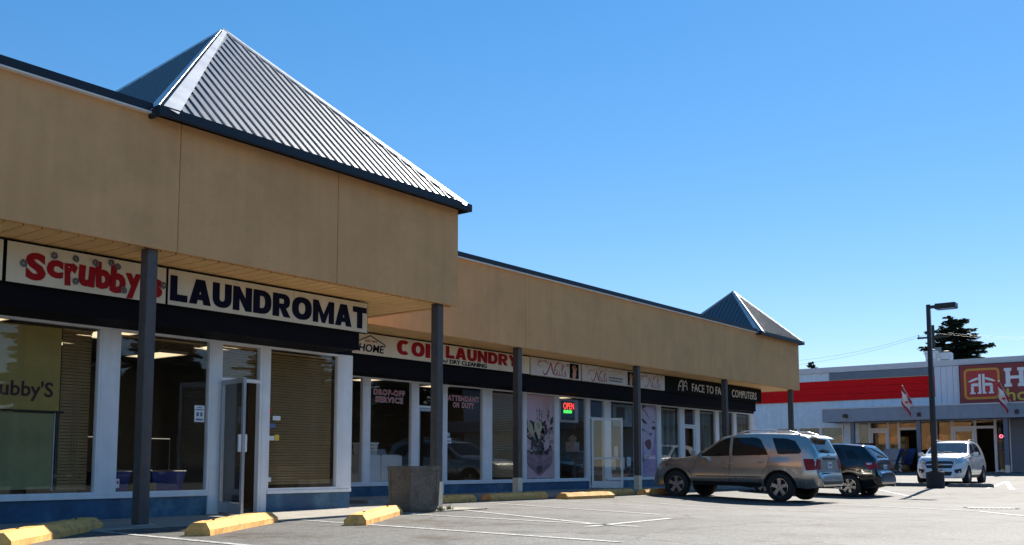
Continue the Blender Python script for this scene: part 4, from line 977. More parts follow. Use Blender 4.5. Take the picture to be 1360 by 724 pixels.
    def mirror(s, x, z, m):
        for v, q in (('L', 1), ('R', -1)):
            h, n_ = s.cast(x, z, v); y = h.y
            o = MB().obox((x-.02, y+q*.16, z+.06), (.055, 0, 0), (0, .095, 0), (0, 0, .075)).build('side_mirror', m, s.root, bevel=.035)
            MB().obox((x-.076, y+q*.16, z+.06), (.002, 0, 0), (0, .075, 0), (0, 0, .055)).build('mirror_glass', CHROME, o)
            MB().tube((x, y-q*.01, z+.02), (x-.01, y+q*.09, z+.04), .022, n=8).build('stalk', BLACK, o)
    def rails(s, x0, x1, y, m, foot=.05):
        for q in (1, -1):
            pts = []
            for i in range(13):
                x = x0+(x1-x0)*i/12; h, n_ = s.cast(x, q*y, 'top'); pts.append(Vector((x, q*y, h.z + foot*min(1, 2.2*math.sin(PI*i/12)) + .012)))
            o = MB().path(pts, .018, 8).build('roof_rail', m, s.root, smooth=60)
    def plate(s, view, y, z, word=None):
        h, n_ = s.cast(y, z, view); q = -1 if view == 'back' else 1
        o = MB().box(h.x-.008 if q < 0 else h.x+.002, h.x-.002 if q < 0 else h.x+.008, y-.15, y+.15, z-.075, z+.075).build('licence_plate', PLATE, s.root)
        xf_ = h.x-.0095 if q < 0 else h.x+.0085
        for k in range(6): MB().box(xf_, xf_+.001, y-.115+.04*k, y-.09+.04*k, z-.035, z+.03).build('character', PLATEB, o)
        return o

SILVER = mat('champagne_silver_paint', (0.43, 0.41, 0.38), 0.28, metal=0.85, var=0.03, scale=2, coat=1.0)
BLKCAR = mat('black_car_paint', (0.006, 0.006, 0.008), 0.18, metal=0.2, var=0.0, coat=1.0)
WHTCAR = mat('pearl_white_paint', (0.70, 0.71, 0.73), 0.25, metal=0.1, var=0.02, coat=1.0)

# ---- silver sport utility nosed in at the salon end
suv = dict(r=.352, wb=2.86, W=.905, gap=.07, zmid=.66, spokes=5, spokew=.05,
    top=[(-1.04, .44), (-1.03, .66), (-1.0, .70), (-.955, .715), (-.945, 1.06), (-.92, 1.15), (-.70, 1.57), (-.62, 1.635), (-.2, 1.685), (.6, 1.705), (1.15, 1.685), (1.62, 1.60), (2.32, 1.13), (2.5, 1.085), (3.15, 1.01), (3.45, .95), (3.58, .86), (3.68, .68), (3.73, .45)],
    belt=[(-1.04, .60), (-.96, .68), (-.945, 1.03), (-.5, 1.11), (.5, 1.08), (1.6, 1.03), (2.3, 1.0), (3.1, .92), (3.5, .78), (3.73, .42)],
    plan=[(-1.04, .70), (-.99, .80), (-.9, .855), (-.6, .895), (0, .905), (2.7, .905), (3.2, .88), (3.45, .80), (3.6, .70), (3.73, .52)],
    roofw=[(-1.04, .60), (-.9, .74), (-.6, .68), (.5, .70), (1.4, .69), (1.7, .70), (2.35, .80), (3.0, .78), (3.5, .62), (3.73, .42)],
    bot=[(-1.04, .40), (-.7, .34), (-.4, .35), (2.4, .35), (3.3, .29), (3.73, .32)])
c = Car('sport_utility_car', 'champagne silver sport utility car parked nose in beside the face poster', (24.22, 9.78, gz(23.3, 10.8)-.005), PI/2, SILVER, suv)
c.root.rotation_euler = (R(-1.2)*0, R(-1.0), PI/2)
c.both('side_window', [(2.22, 1.085), (1.98, 1.27), (1.70, 1.47), (1.52, 1.555), (1.38, 1.58), (1.36, 1.115)], CGLASS)
c.both('side_window', [(1.28, 1.115), (1.30, 1.585), (.66, 1.585), (.54, 1.54), (.30, 1.15)], CGLASS)
c.both('side_window', [(.24, 1.575), (.05, 1.17), (-.52, 1.19), (-.54, 1.26), (-.36, 1.50), (-.12, 1.565)], CGLASS)
c.patch('rear_window', [(-.60, 1.21), (.60, 1.21), (.53, 1.545), (-.53, 1.545)], 'back', CGLASS, rnd=.05)
c.patch('windscreen', [(-.68, 1.17), (.68, 1.17), (.60, 1.575), (-.60, 1.575)], 'front', CGLASS, rnd=.05)
for v in ('L', 'R'):
    t = c.patch('tail_light', [(-.60, 1.06), (-.93, 1.07), (-.93, .80), (-.68, .78)], v, TAIL, rnd=.02, off=.006)
    c.strip('door_gap', [(2.28, 1.06), (2.36, .75), (2.30, .34)], v, .008, SEAM); c.strip('door_gap', [(1.33, 1.10), (1.33, .34)], v, .008, SEAM)
    c.strip('door_gap', [(.28, 1.13), (.30, .92), (.40, .75), (.52, .50), (.52, .34)], v, .008, SEAM); c.strip('body_moulding', [(2.28, .585), (.50, .60)], v, .03, mat('dark_moulding', (.16, .15, .135), .4, metal=.5, var=.05), off=.008)
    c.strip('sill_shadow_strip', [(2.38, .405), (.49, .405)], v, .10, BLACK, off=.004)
    for xa in (0, 2.86):
        c.strip('wheel_arch_flare', [(xa+.475*math.cos(R(a)), .36+.475*math.sin(R(a))) for a in range(16, 168, 8)], v, .075, SILVER, off=.016)
    c.patch('headlight', [(3.30, .90), (3.60, .80), (3.62, .70), (3.35, .74)], v, CLEAR, rnd=.02, off=.006)
    sgn = 1 if v == 'L' else -1
    c.patch('tail_light', [(sgn*.60, 1.05), (sgn*.78, 1.05), (sgn*.80, .80), (sgn*.64, .80)], 'back', TAIL, rnd=.02, off=.007)
c.handle(1.50, .93, SILVER); c.handle(.50, .96, SILVER); c.mirror(2.10, 1.06, mat('silver_mirror', (.30, .28, .25), .3, metal=.7, var=.03))
c.rails(-.45, 1.25, .60, mat('bright_rail', (.60, .60, .62), .25, metal=.8, var=.03), .055); c.plate('back', 0, .92)
c.patch('plate_garnish', [(-.42, 1.10), (.42, 1.10), (.42, 1.05), (-.42, 1.05)], 'back', BLACK, rnd=.01, off=.012)
c.strip('tailgate_gap', [(-.68, .76), (.68, .76)], 'back', .012, SEAM); c.patch('bumper_step', [(-.60, .735), (.60, .735), (.60, .70), (-.60, .70)], 'back', BLACK, rnd=.01, off=.006)
c.patch('bumper_valance', [(-.66, .52), (.66, .52), (.62, .44), (-.62, .44)], 'back', BLACK, rnd=.01, off=.006)
MB().tube((-.9, -.45, .36), (-1.08, -.45, .35), .035, n=12).build('exhaust', CHROME, c.root)
MB().obox((-.775, 0, 1.60), (.10, 0, .035), (0, .55, 0), (.008, 0, .018)).build('spoiler', SILVER, c.root, bevel=.012)
wv = c.cast(.1, 1.25, 'back')[0]; MB().obox((wv.x-.02, .12, 1.27), (.01, 0, .02), (0, .24, .02), (.008, 0, -.006)).build('rear_wiper', BLACK, c.root)
MB().lathe([(.001, 0), (.05, .002), (.055, .012)], 16, 'x', c=(c.cast(0, 1.13, 'back')[0].x-.014, 0, 1.13)).build('emblem', CHROME, c.root)
c.patch('grille', [(-.42, .82), (.42, .82), (.40, .66), (-.40, .66)], 'front', BLACK, rnd=.02, off=.006)

# ---- black hatchback
hb = dict(r=.325, wb=2.60, W=.885, gap=.06, zmid=.60, spokes=6, spokew=.045,
    top=[(-.88, .44), (-.87, .66), (-.84, .72), (-.79, .74), (-.775, 1.02), (-.74, 1.09), (-.46, 1.40), (-.36, 1.49), (.2, 1.545), (.9, 1.555), (1.3, 1.51), (2.22, 1.03), (2.4, .99), (3.05, .89), (3.35, .80), (3.46, .66), (3.52, .44)],
    belt=[(-.88, .58), (-.79, .68), (-.775, .98), (-.3, 1.05), (.6, 1.0), (1.6, .95), (2.3, .92), (3.0, .82), (3.3, .68), (3.52, .40)],
    plan=[(-.88, .66), (-.83, .76), (-.72, .84), (-.4, .875), (.1, .885), (2.5, .885), (3.0, .85), (3.25, .77), (3.42, .64), (3.52, .48)],
    roofw=[(-.88, .55), (-.7, .74), (-.4, .64), (.5, .66), (1.3, .65), (2.25, .78), (3.0, .74), (3.52, .40)],
    bot=[(-.88, .38), (-.5, .28), (-.35, .24), (2.2, .24), (3.1, .23), (3.52, .26)])
k = Car('hatchback_car', 'shiny black hatchback parked behind the silver sport utility car', (29.42, 9.85, gz(28.8, 10.6)-.03), PI/2, BLKCAR, hb)
k.both('side_window', [(2.05, 1.02), (1.70, 1.22), (1.30, 1.43), (1.05, 1.465), (1.03, 1.03)], CGLASS); k.both('side_window', [(.96, 1.03), (.98, 1.47), (.45, 1.465), (.22, 1.36), (.10, 1.07)], CGLASS)
k.both('side_window', [(.14, 1.36), (.02, 1.09), (-.32, 1.12), (-.10, 1.34)], CGLASS)
k.patch('rear_window', [(-.60, 1.13), (.60, 1.13), (.50, 1.43), (-.50, 1.43)], 'back', CGLASS, rnd=.05); k.patch('windscreen', [(-.66, 1.08), (.66, 1.08), (.55, 1.47), (-.55, 1.47)], 'front', CGLASS, rnd=.05)
for v in ('L', 'R'):
    sgn = 1 if v == 'L' else -1
    k.patch('tail_light', [(-.44, 1.0), (-.72, 1.0), (-.76, .84), (-.60, .80), (-.48, .90)], v, TAIL, rnd=.03, off=.007)
    k.patch('tail_light', [(sgn*.55, 1.0), (sgn*.74, .99), (sgn*.76, .82), (sgn*.60, .82)], 'back', TAIL, rnd=.02, off=.008)
    k.patch('reverse_lamp', [(-.50, .985), (-.66, .985), (-.64, .93), (-.52, .93)], v, CLEAR, rnd=.02, off=.010)
    k.strip('door_gap', [(2.14, .98), (2.18, .70), (2.10, .30)], v, .008, SEAM); k.strip('door_gap', [(1.0, 1.0), (1.0, .30)], v, .008, SEAM); k.strip('door_gap', [(.10, 1.04), (.20, .80), (.40, .50), (.42, .30)], v, .008, SEAM)
    k.patch('headlight', [(3.0, .84), (3.32, .72), (3.36, .62), (3.05, .68)], v, CLEAR, rnd=.02, off=.006)
k.handle(1.18, .90, BLKCAR); k.handle(.30, .93, BLKCAR); k.mirror(1.90, .99, BLKCAR); k.plate('back', 0, .86)
k.patch('bumper_step', [(-.58, .72), (.58, .72), (.58, .69), (-.58, .69)], 'back', CHROME, rnd=.01, off=.006); k.strip('tailgate_gap', [(-.62, .77), (.62, .77)], 'back', .01, SEAM)
MB().tube((-.75, -.42, .33), (-.93, -.42, .32), .03, n=12).build('exhaust', CHROME, k.root)
MB().tube((-.05, 0, 1.54), (-.18, 0, 1.72), .006, n=6).build('aerial', BLACK, k.root)
wv = k.cast(.1, 1.17, 'back')[0]; MB().obox((wv.x-.018, .1, 1.18), (.01, 0, .02), (0, .22, .01), (.008, 0, -.006)).build('rear_wiper', BLACK, k.root)

# ---- white compact crossover facing the camera
tx = dict(r=.335, wb=2.555, W=.888, gap=.06, zmid=.62, spokes=5, spokew=.05,
    top=[(-.84, .44), (-.83, .70), (-.80, .76), (-.75, .78), (-.735, 1.06), (-.70, 1.14), (-.46, 1.52), (-.38, 1.59), (.2, 1.64), (.9, 1.645), (1.28, 1.59), (2.02, 1.15), (2.15, 1.115), (2.85, 1.05), (3.08, 1.0), (3.18, .92), (3.26, .72), (3.31, .58), (3.335, .36)],
    belt=[(-.84, .58), (-.75, .70), (-.735, 1.02), (-.3, 1.12), (.6, 1.06), (1.6, 1.02), (2.1, 1.0), (2.8, .94), (3.1, .84), (3.335, .34)],
    plan=[(-.84, .66), (-.79, .77), (-.68, .85), (-.4, .88), (.1, .888), (2.5, .888), (2.85, .875), (3.05, .83), (3.2, .74), (3.335, .58)],
    roofw=[(-.84, .55), (-.7, .74), (-.4, .65), (.5, .67), (1.3, .66), (2.05, .80), (2.8, .78), (3.1, .68), (3.335, .48)],
    bot=[(-.84, .38), (-.5, .28), (-.35, .25), (2.2, .25), (3.0, .24), (3.335, .24)])
WZ = gz(39.2, 9.9)
t = Car('crossover_car', 'pearl white compact crossover facing the camera behind the lamp post', (41.6, 9.95, WZ), PI+R(1.5), WHTCAR, tx)
t.both('side_window', [(1.92, 1.10), (1.60, 1.30), (1.28, 1.50), (1.05, 1.545), (1.03, 1.09)], CGLASS); t.both('side_window', [(.96, 1.09), (.98, 1.55), (.40, 1.54), (.16, 1.40), (.08, 1.13)], CGLASS)
t.patch('windscreen', [(-.72, 1.165), (.72, 1.165), (.60, 1.565), (-.60, 1.565)], 'front', mat('windscreen_glass', (.03, .045, .065), .06, var=.1, scale=3, spec=.9), rnd=.06); t.patch('rear_window', [(-.58, 1.2), (.58, 1.2), (.5, 1.5), (-.5, 1.5)], 'back', CGLASS, rnd=.05)
for v in ('L', 'R'):
    sgn = 1 if v == 'L' else -1
    h_ = t.patch('headlight', [(sgn*.44, .90), (sgn*.60, .955), (sgn*.74, .985), (sgn*.80, .93), (sgn*.74, .80), (sgn*.56, .77), (sgn*.46, .80)], 'front', CLEAR, rnd=.03, off=.008)
    t.patch('headlight', [(2.85, .97), (3.12, .93), (3.19, .80), (2.98, .84)], v, CLEAR, rnd=.03, off=.008)
    t.patch('fog_light_recess', [(sgn*.50, .55), (sgn*.74, .60), (sgn*.74, .45), (sgn*.56, .43)], 'front', BLACK, rnd=.03, off=.006)
    t.patch('tail_light', [(-.50, 1.05), (-.72, 1.05), (-.74, .82), (-.58, .82)], v, TAIL, rnd=.02, off=.006)
    t.strip('door_gap', [(2.02, 1.08), (2.10, .8), (2.06, .30)], v, .008, SEAM); t.strip('door_gap', [(1.0, 1.08), (1.0, .30)], v, .008, SEAM); t.strip('door_gap', [(.08, 1.12), (.16, .84), (.40, .52), (.42, .30)], v, .008, SEAM)
    t.strip('lower_cladding', [(2.15, .31), (.42, .31)], v, .10, BLACK, off=.006)
    t.strip('chrome_moulding', [(2.05, .42), (.42, .42)], v, .025, CHROME, off=.009)
gr = t.patch('grille', [(-.44, .86), (.44, .86), (.50, .78), (.42, .60), (-.42, .60), (-.50, .78)], 'front', BLACK, rnd=.04, off=.010)
t.patch('grille_bar', [(-.46, .762), (.46, .762), (.46, .715), (-.46, .715)], 'front', WHTCAR, rnd=.01, off=.018)
for z in (.64, .67, .80, .83): t.strip('grille_slat', [(-.40, z), (.40, z)], 'front', .008, mat('grey_slat', (.12, .12, .13), .3, metal=.8, var=0), off=.013)
for z in (.875, .595): t.strip('chrome_trim', [(-.45, z), (.45, z)], 'front', .016, CHROME, off=.013)
e_ = t.cast(0, .738, 'front')[0]
MB().poly([(e_.x+.028, y, .738+z) for y, z in ((-.085, -.024), (-.03, -.024), (-.03, -.036), (.03, -.036), (.03, -.024), (.085, -.024), (.07, .024), (.03, .024), (.03, .036), (-.03, .036), (-.03, .024), (-.07, .024))], (.008, 0, 0)).build('emblem', GOLD, t.root, fix=True)
t.patch('lower_intake', [(-.46, .48), (.46, .48), (.40, .34), (-.40, .34)], 'front', BLACK, rnd=.03, off=.006); t.plate('front', 0, .53)
t.strip('bonnet_gap', [(2.2, .66), (2.75, .64), (3.02, .56)], 'top', .008, SEAM, off=.002); t.strip('bonnet_gap', [(2.2, -.66), (2.75, -.64), (3.02, -.56)], 'top', .008, SEAM, off=.002)
t.handle(1.18, .96, WHTCAR); t.handle(.28, .99, WHTCAR); t.mirror(1.86, 1.08, WHTCAR); t.rails(-.30, 1.10, .58, BLACK, .03)
for y0 in (-.1, .35):
    a_ = t.cast(y0, 1.185, 'front')[0]; b_ = t.cast(y0-.45, 1.22, 'front')[0]
    if a_ and b_: MB().tube(a_+Vector((.02, 0, .01)), b_+Vector((.02, 0, .012)), .007, n=6).build('wiper', BLACK, t.root)
MB().obox((1.50, 0, 1.44), (.01, 0, 0), (0, .11, 0), (0, 0, .03)).build('rear_view_mirror', BLACK, t.root)

# ================================================================== LOT FURNITURE
YSTOP = mat('yellow_painted_concrete', (0.80, 0.415, 0.115), 0.8, var=0.18, scale=7, bump=0.5, bscale=80, grime=((0.24, 0.14, 0.07), 8, 0.8))
GSTOP = mat('grey_concrete_kerb', (0.12, 0.115, 0.11), 0.9, var=0.2, scale=5, bump=0.4, bscale=80)
def wheel_stop(a, b, label, m=YSTOP, w=.30, h=.15, grp='yellow wheel stops along the walk'):
    A = Vector((a[0], a[1], gz(*a))); B = Vector((b[0], b[1], gz(*b))); d = (B-A); L = d.length; ang = math.atan2(d.y, d.x)
    o = tag(empty('wheel_stop', (A+B)/2, ang), label, 'wheel stop', grp); hw = w/2; hl = L/2
    mb = MB(); P = []
    nseg = 16
    for i in range(nseg+1):
        x = -hl + L*i/nseg; e_ = .05 if i in (0, nseg) else 0; j = [random.uniform(-.010, .010) for _ in range(6)]
        xx = x + (.03 if i == 0 else -.03 if i == nseg else 0)
        P.append([(x, -hw+j[0], -.02), (x, -hw+j[1], h*.45), (xx, -hw*.52+j[2], h-e_*.2+j[3]*.5), (xx, hw*.52+j[4], h-e_*.2+j[3]*.5), (x, hw+j[5], h*.45), (x, hw, -.02)])
    V = [p for r in P for p in r]; F = []
    for i in range(nseg):
        for k_ in range(5): F.append((i*6+k_, i*6+k_+1, (i+1)*6+k_+1, (i+1)*6+k_))
    F.append(tuple(range(6))); F.append(tuple(nseg*6+5-k_ for k_ in range(6)))
    mb.add(V, F).build('body', m, o, fix=True)
    for x in (-hl*.62, hl*.62): MB().tube((x, 0, h*.9), (x, 0, h+.012), .018, n=8).build('anchor_pin', mat('rusty_pin', (.12, .06, .03), .8, var=.3, scale=30), o)
    return o
G_ = 'yellow wheel stops along the walk'
wheel_stop((4.45, 9.72), (6.52, 11.72), 'leftmost yellow wheel stop, half in the canopy shadow')
wheel_stop((6.62, 9.62), (8.78, 11.14), 'yellow wheel stop set askew in front of the open laundromat door')
wheel_stop((9.02, 9.62), (11.42, 11.30), 'sunlit yellow wheel stop set askew left of the concrete planter')
wheel_stop((14.5, 13.95), (16.55, 14.0), 'yellow wheel stop passing behind the concrete planter')
wheel_stop((17.05, 13.98), (19.30, 14.05), 'shaded yellow wheel stop in front of the attendant window')
wheel_stop((19.05, 13.32), (20.95, 13.22), 'bright sunlit yellow wheel stop left of the salon door', w=.34)
wheel_stop((21.3, 14.02), (23.25, 14.0), 'shaded yellow wheel stop in front of the salon door')
wheel_stop((23.1, 13.55), (25.1, 13.55), 'yellow wheel stop under the nose of the silver car')
wheel_stop((36.85, 11.9), (37.0, 9.95), 'dark wheel stop between the black hatchback and the lamp post', GSTOP, .3, .13, 'dark wheel stops by the lamp post')
wheel_stop((36.8, 9.2), (36.9, 7.75), 'dark wheel stop in front of the white crossover, right of the lamp post', GSTOP, .3, .13, 'dark wheel stops by the lamp post')

# concrete planter box, corner towards the camera
PLANT = mat('exposed_aggregate_concrete', (0.17, 0.145, 0.115), 0.95, var=0.35, scale=28, bump=1.0, bscale=140, grime=((0.075, 0.06, 0.048), 4, 0.7))
pl = tag(empty('concrete_planter', (12.10, 11.50, -.042), R(-9)), 'square dark aggregate concrete planter beside the corner post', 'planter')
mb = MB(); z0_, z1_ = (.02 if True else 0), .76
def ringv(a, z): return [(-a, -a, z), (a, -a, z), (a, a, z), (-a, a, z)]
R_ = [ringv(.27, .02), ringv(.275, .07), ringv(.315, .70), ringv(.315, .775), ringv(.25, .775), ringv(.24, .60)]
V = [p for r in R_ for p in r]; F = [(i*4+k_, i*4+(k_+1) % 4, (i+1)*4+(k_+1) % 4, (i+1)*4+k_) for i in range(5) for k_ in range(4)] + [(3, 2, 1, 0), (20, 21, 22, 23)]
mb.add(V, F).build('body', PLANT, pl, bevel=.008)
for ax in range(4):                                       # recessed looking raised borders on each side
    ca, sa = math.cos(ax*PI/2), math.sin(ax*PI/2); mb = MB()
    for cx_, cz_, hx, hz in ((0, .735, .31, .035), (0, .08, .275, .03), (-.27, .40, .03, .29), (.27, .40, .03, .29)):
        yy = -(.278+.038*(cz_-.07)/.63) if hz < .1 else -.298; tl = .0 if hz < .1 else .018
        c_ = Vector((cx_, yy, cz_)); X = Vector((hx, 0, 0)); Z = Vector((0, -tl, hz)); Y = Vector((0, .010, 0))
        rot = lambda v: Vector((v.x*ca - v.y*sa, v.x*sa + v.y*ca, v.z)); mb.obox(rot(c_), rot(X), rot(Y), rot(Z))
    mb.build('border', PLANT, pl)
MB().box(-.24, .24, -.24, .24, .601, .66).build('soil', mat('dry_soil', (.05, .035, .022), .95, var=.4, scale=30, bump=1, bscale=60), pl)
# weeds at post feet
WEED = mat('dry_grass', (.10, .11, .035), .9, var=.4, scale=30)
for i, (x, y, z, lab) in enumerate(((12.95, 11.46, -.022, 'tuft of dry weeds at the foot of the corner post'), (18.92, 14.40, .045, 'tuft of dry weeds at the foot of the third post'), (12.55, 11.30, -.022, 'small weeds between planter and corner post'))):
    mb = MB()
    for _ in range(60):
        a = random.uniform(0, 2*PI); r_ = random.uniform(.0, .09); h_ = random.uniform(.03, .11); bx, by = x+r_*math.cos(a), y+r_*math.sin(a); tx_, ty_ = random.uniform(-.05, .05), random.uniform(-.05, .05); n_ = Vector((-math.sin(a), math.cos(a), 0))*.006
        mb.add([(bx-n_.x, by-n_.y, z), (bx+n_.x, by+n_.y, z), (bx+tx_, by+ty_, z+h_)], [(0, 1, 2)])
    tag(mb.build('weed_tuft', WEED), lab, 'weeds')
# storm drain
dr = tag(empty('storm_drain', (23.35, 4.98, gz(23.35, 4.98)+.006), R(-60)), 'iron storm drain grate in the open asphalt at right', 'drain')
MB().box(-.45, .45, -.30, .30, 0, .002).build('pit', UNDER, dr); MB().box(-.48, .48, -.33, -.29, .0005, .007).box(-.48, .48, .29, .33, .0005, .007).box(-.48, -.44, -.29, .29, .0005, .007).box(.44, .48, -.29, .29, .0005, .007).build('rim', GSTOP, dr)
for i in range(9): box('bar', -.40+.1*i-.025, -.40+.1*i+.025, -.288, .288, .0025, .006, mat('worn_iron', (.22, .21, .2), .5, metal=.6, var=.2, scale=12), dr)

# parking lot lamp
LAMPM = mat('dark_bronze_lamp_paint', (.012, .012, .013), .45, var=.15, scale=4)
LX, LY = 35.2, 9.20; LZ = gz(LX, LY)
lp = tag(empty('lamp_post', (LX, LY, LZ)), 'tall dark parking lot lamp post with one flat head', 'lamp post')
MB().lathe([(.001, .56), (.27, .56), (.29, .54), (.29, -.02)], 20).build('footing', mat('dark_footing', (.03, .03, .032), .8, var=.2, scale=6), lp, smooth=40)
MB().box(-.14, .14, -.14, .14, .561, .585).build('base_plate', LAMPM, lp)
mb = MB(); a, b = .085, .06
mb.add([(-a, -a, .586), (a, -a, .586), (a, a, .586), (-a, a, .586), (-b, -b, 6.28), (b, -b, 6.28), (b, b, 6.28), (-b, b, 6.28)], [(0,3,2,1),(4,5,6,7),(0,1,5,4),(1,2,6,5),(2,3,7,6),(3,0,4,7)]).build('pole', LAMPM, lp)
MB().box(-.05, .05, -.24, -.061, 6.14, 6.24).build('arm', LAMPM, lp)
hd = MB().add([(-.2, -.92, 6.08), (.2, -.92, 6.08), (.2, -.24, 6.08), (-.2, -.24, 6.08), (-.19, -.91, 6.27), (.19, -.91, 6.27), (.19, -.25, 6.27), (-.19, -.25, 6.27)], [(0,3,2,1),(4,5,6,7),(0,1,5,4),(1,2,6,5),(2,3,7,6),(3,0,4,7)]).build('lamp_head', LAMPM, lp, bevel=.015)
MB().box(-.16, .16, -.88, -.30, 6.068, 6.078).build('lens', CLEAR, hd)

# ================================================================== HARDWARE STORE ACROSS THE END OF THE LOT
UH = 54.0; GH = gz(UH, 12)
HW = mat('pale_blue_grey_block', (0.64, 0.77, 0.86), 0.85, var=0.10, scale=3, bump=0.4, bscale=30, streak=0.10)
HWM = mat('slate_metal_band', (0.13, 0.17, 0.22), 0.5, var=0.1, scale=3, streak=0.1)
HRED = mat('red_metal_siding', (0.68, 0.006, 0.010), 0.6, var=0.08, scale=2, streak=0.08, spec=0.12)
HWHITE = mat('white_metal_siding', (0.62, 0.66, 0.72), 0.5, var=0.06, scale=3, streak=0.08)
HCAN = mat('grey_blue_canopy', (0.22, 0.28, 0.36), 0.6, var=0.1, scale=3, streak=0.1)
HCAP = mat('white_parapet_flashing', (0.55, 0.57, 0.60), 0.5, var=0.06, scale=3)
ST = tag(empty('hardware_store', (0, 0, 0)), 'low blue grey hardware store with red band and canopy across the lot', 'building')
def hp(name, y0, y1, z0, z1, m, x0=UH, x1=UH+.3, par=None, bevel=0): return box(name, x0, x1, y0, y1, z0, z1, m, par or ST, bevel)
# front wall with real openings: (y0,y1,z0,z1) left windows, shop front
hp('wall', 22.75, 46, -.1, 6.0, HW); hp('wall', 18.82, 22.746, -.1, 1.72, HW); hp('wall', 18.82, 22.746, 2.86, 6.0, HW)
hp('wall', 18.02, 18.816, -.1, 6.0, HW); hp('wall', -14, 18.016, 3.05, 6.0, HW); hp('wall', -14, 4.0, -.1, 3.046, HW)
hp('side_wall', 45.7, 46, -.1, 6.0, HW, UH+.304, UH+24); hp('side_wall', -14, -13.7, -.1, 6.0, HW, UH+.304, UH+24); hp('back_wall', -14, 46, -.1, 6.0, HW, UH+24.004, UH+24.3)
hp('roof', -13.6, 45.6, 5.7, 5.8, HWM, UH+.31, UH+23.9)
hp('parapet', -14.05, 46.05, 5.86, 6.16, HCAP, UH-.12, UH+.4)
band = hp('red_band', 13.92, 46, 4.28, 5.40, SEAM, UH-.05, UH-.003)
for i in range(3): hp('red_panel', 13.92, 46, 4.28+.3735*i, 4.28+.3735*i+.364, HRED, UH-.10, UH-.052, band, .012)
hp('metal_band', 13.95, 19.5, 5.44, 5.84, HWM, UH-.08, UH-.003); hp('band_trim', 13.95, 19.5, 5.405, 5.435, mat('beige_trim', (.5, .4, .25), .6, var=.05), UH-.09, UH-.003)
for i in range(4): hp('white_panel', 12.72+.30*i, 12.72+.30*i+.292, 3.80, 5.84, HWHITE, UH-.09-.012*(i % 2), UH-.003, None, .008)
# canopy
CX = UH-2.0
can = hp('canopy', -14, 19.25, 3.02, 3.70, HCAN, CX, UH-.11, None, .01); hp('canopy_flashing', -14.02, 19.28, 3.703, 3.76, HCAP, CX-.03, UH-.11, can)
for y in (17.75, 14.38, 10.32, 6.2): 
    p_ = hp('canopy_post', y-.10, y+.10, GH-.05, 3.018, mat('blue_grey_post', (.10, .14, .20), .5, var=.1, scale=4), CX+.25, CX+.45)
    hp('painted_foot', y-.103, y+.103, GH-.04, GH+.35, CREAM, CX+.247, CX+.453, p_)
lx = tag(MB().box(CX-.16, CX-.002, 17.88, 18.10, 3.20, 3.42).build('wall_light', BLACK, bevel=.02), 'small dark box light on the end of the canopy edge', 'light'); MB().box(CX-.14, CX-.03, 17.9, 18.08, 3.19, 3.198).build('lens', CLEAR, lx)
# windows
def hwin(y0, y1, z0, z1, fw=.06, m=ALU, x=UH):
    o = MB().box(x-.02, x+.1, y0, y0+fw, z0, z1).box(x-.02, x+.1, y1-fw, y1, z0, z1).box(x-.02, x+.1, y0+fw, y1-fw, z1-fw, z1).box(x-.02, x+.1, y0+fw, y1-fw, z0, z0+fw).build('window', m, ST)
    MB().box(x+.03, x+.038, y0+fw, y1-fw, z0+fw, z1-fw).build('pane', GLASS, o); return o
for a, b in ((21.40, 22.74), (20.10, 21.39), (18.83, 20.09)): hwin(a, b, 1.725, 2.855)
E1 = [18.01, 17.40, 16.42, 15.88, 14.86, 13.98, 13.2, 12.1, 11.15, 10.45, 9.6, 8.4, 7.2, 6.0, 4.02]
KIND = ['w', 'd', 'w', 'o', 'w', 'w', 'd', 'o', 'w', 'p', 'w', 'w', 'w', 'w']
for y1_, y0_, kk in zip(E1[:-1], E1[1:], KIND):
    if kk == 'w': hwin(y0_+.002, y1_-.002, GH+.02, 3.045, .05)
    elif kk in 'do':
        hwin(y0_+.002, y1_-.002, 2.66, 3.045, .05)
        o = MB().box(UH-.03, UH+.1, y0_+.002, y0_+.07, GH, 2.658).box(UH-.03, UH+.1, y1_-.07, y1_-.002, GH, 2.658).box(UH-.03, UH+.1, y0_+.07, y1_-.07, 2.58, 2.658).build('door_frame', ALU, ST)
        if kk == 'd':
            d_ = MB().box(UH+.0, UH+.05, y0_+.08, y0_+.16, GH+.02, 2.57).box(UH+.0, UH+.05, y1_-.16, y1_-.08, GH+.02, 2.57).box(UH+.0, UH+.05, y0_+.16, y1_-.16, 2.45, 2.57).box(UH+.0, UH+.05, y0_+.16, y1_-.16, GH+.02, GH+.25).box(UH+.0, UH+.05, y0_+.16, y1_-.16, 1.38, 1.45).build('door', ALU, ST)
            MB().box(UH+.02, UH+.028, y0_+.16, y1_-.16, GH+.25, 1.38).box(UH+.02, UH+.028, y0_+.16, y1_-.16, 1.45, 2.45).build('pane', GLASS, d_); MB().box(UH-.05, UH-.002, y0_+.20, y0_+.23, 1.2, 1.6).build('handle', ALUD, d_)
    else: hp('wall', y0_, y1_, -.1, 3.045, HWM)
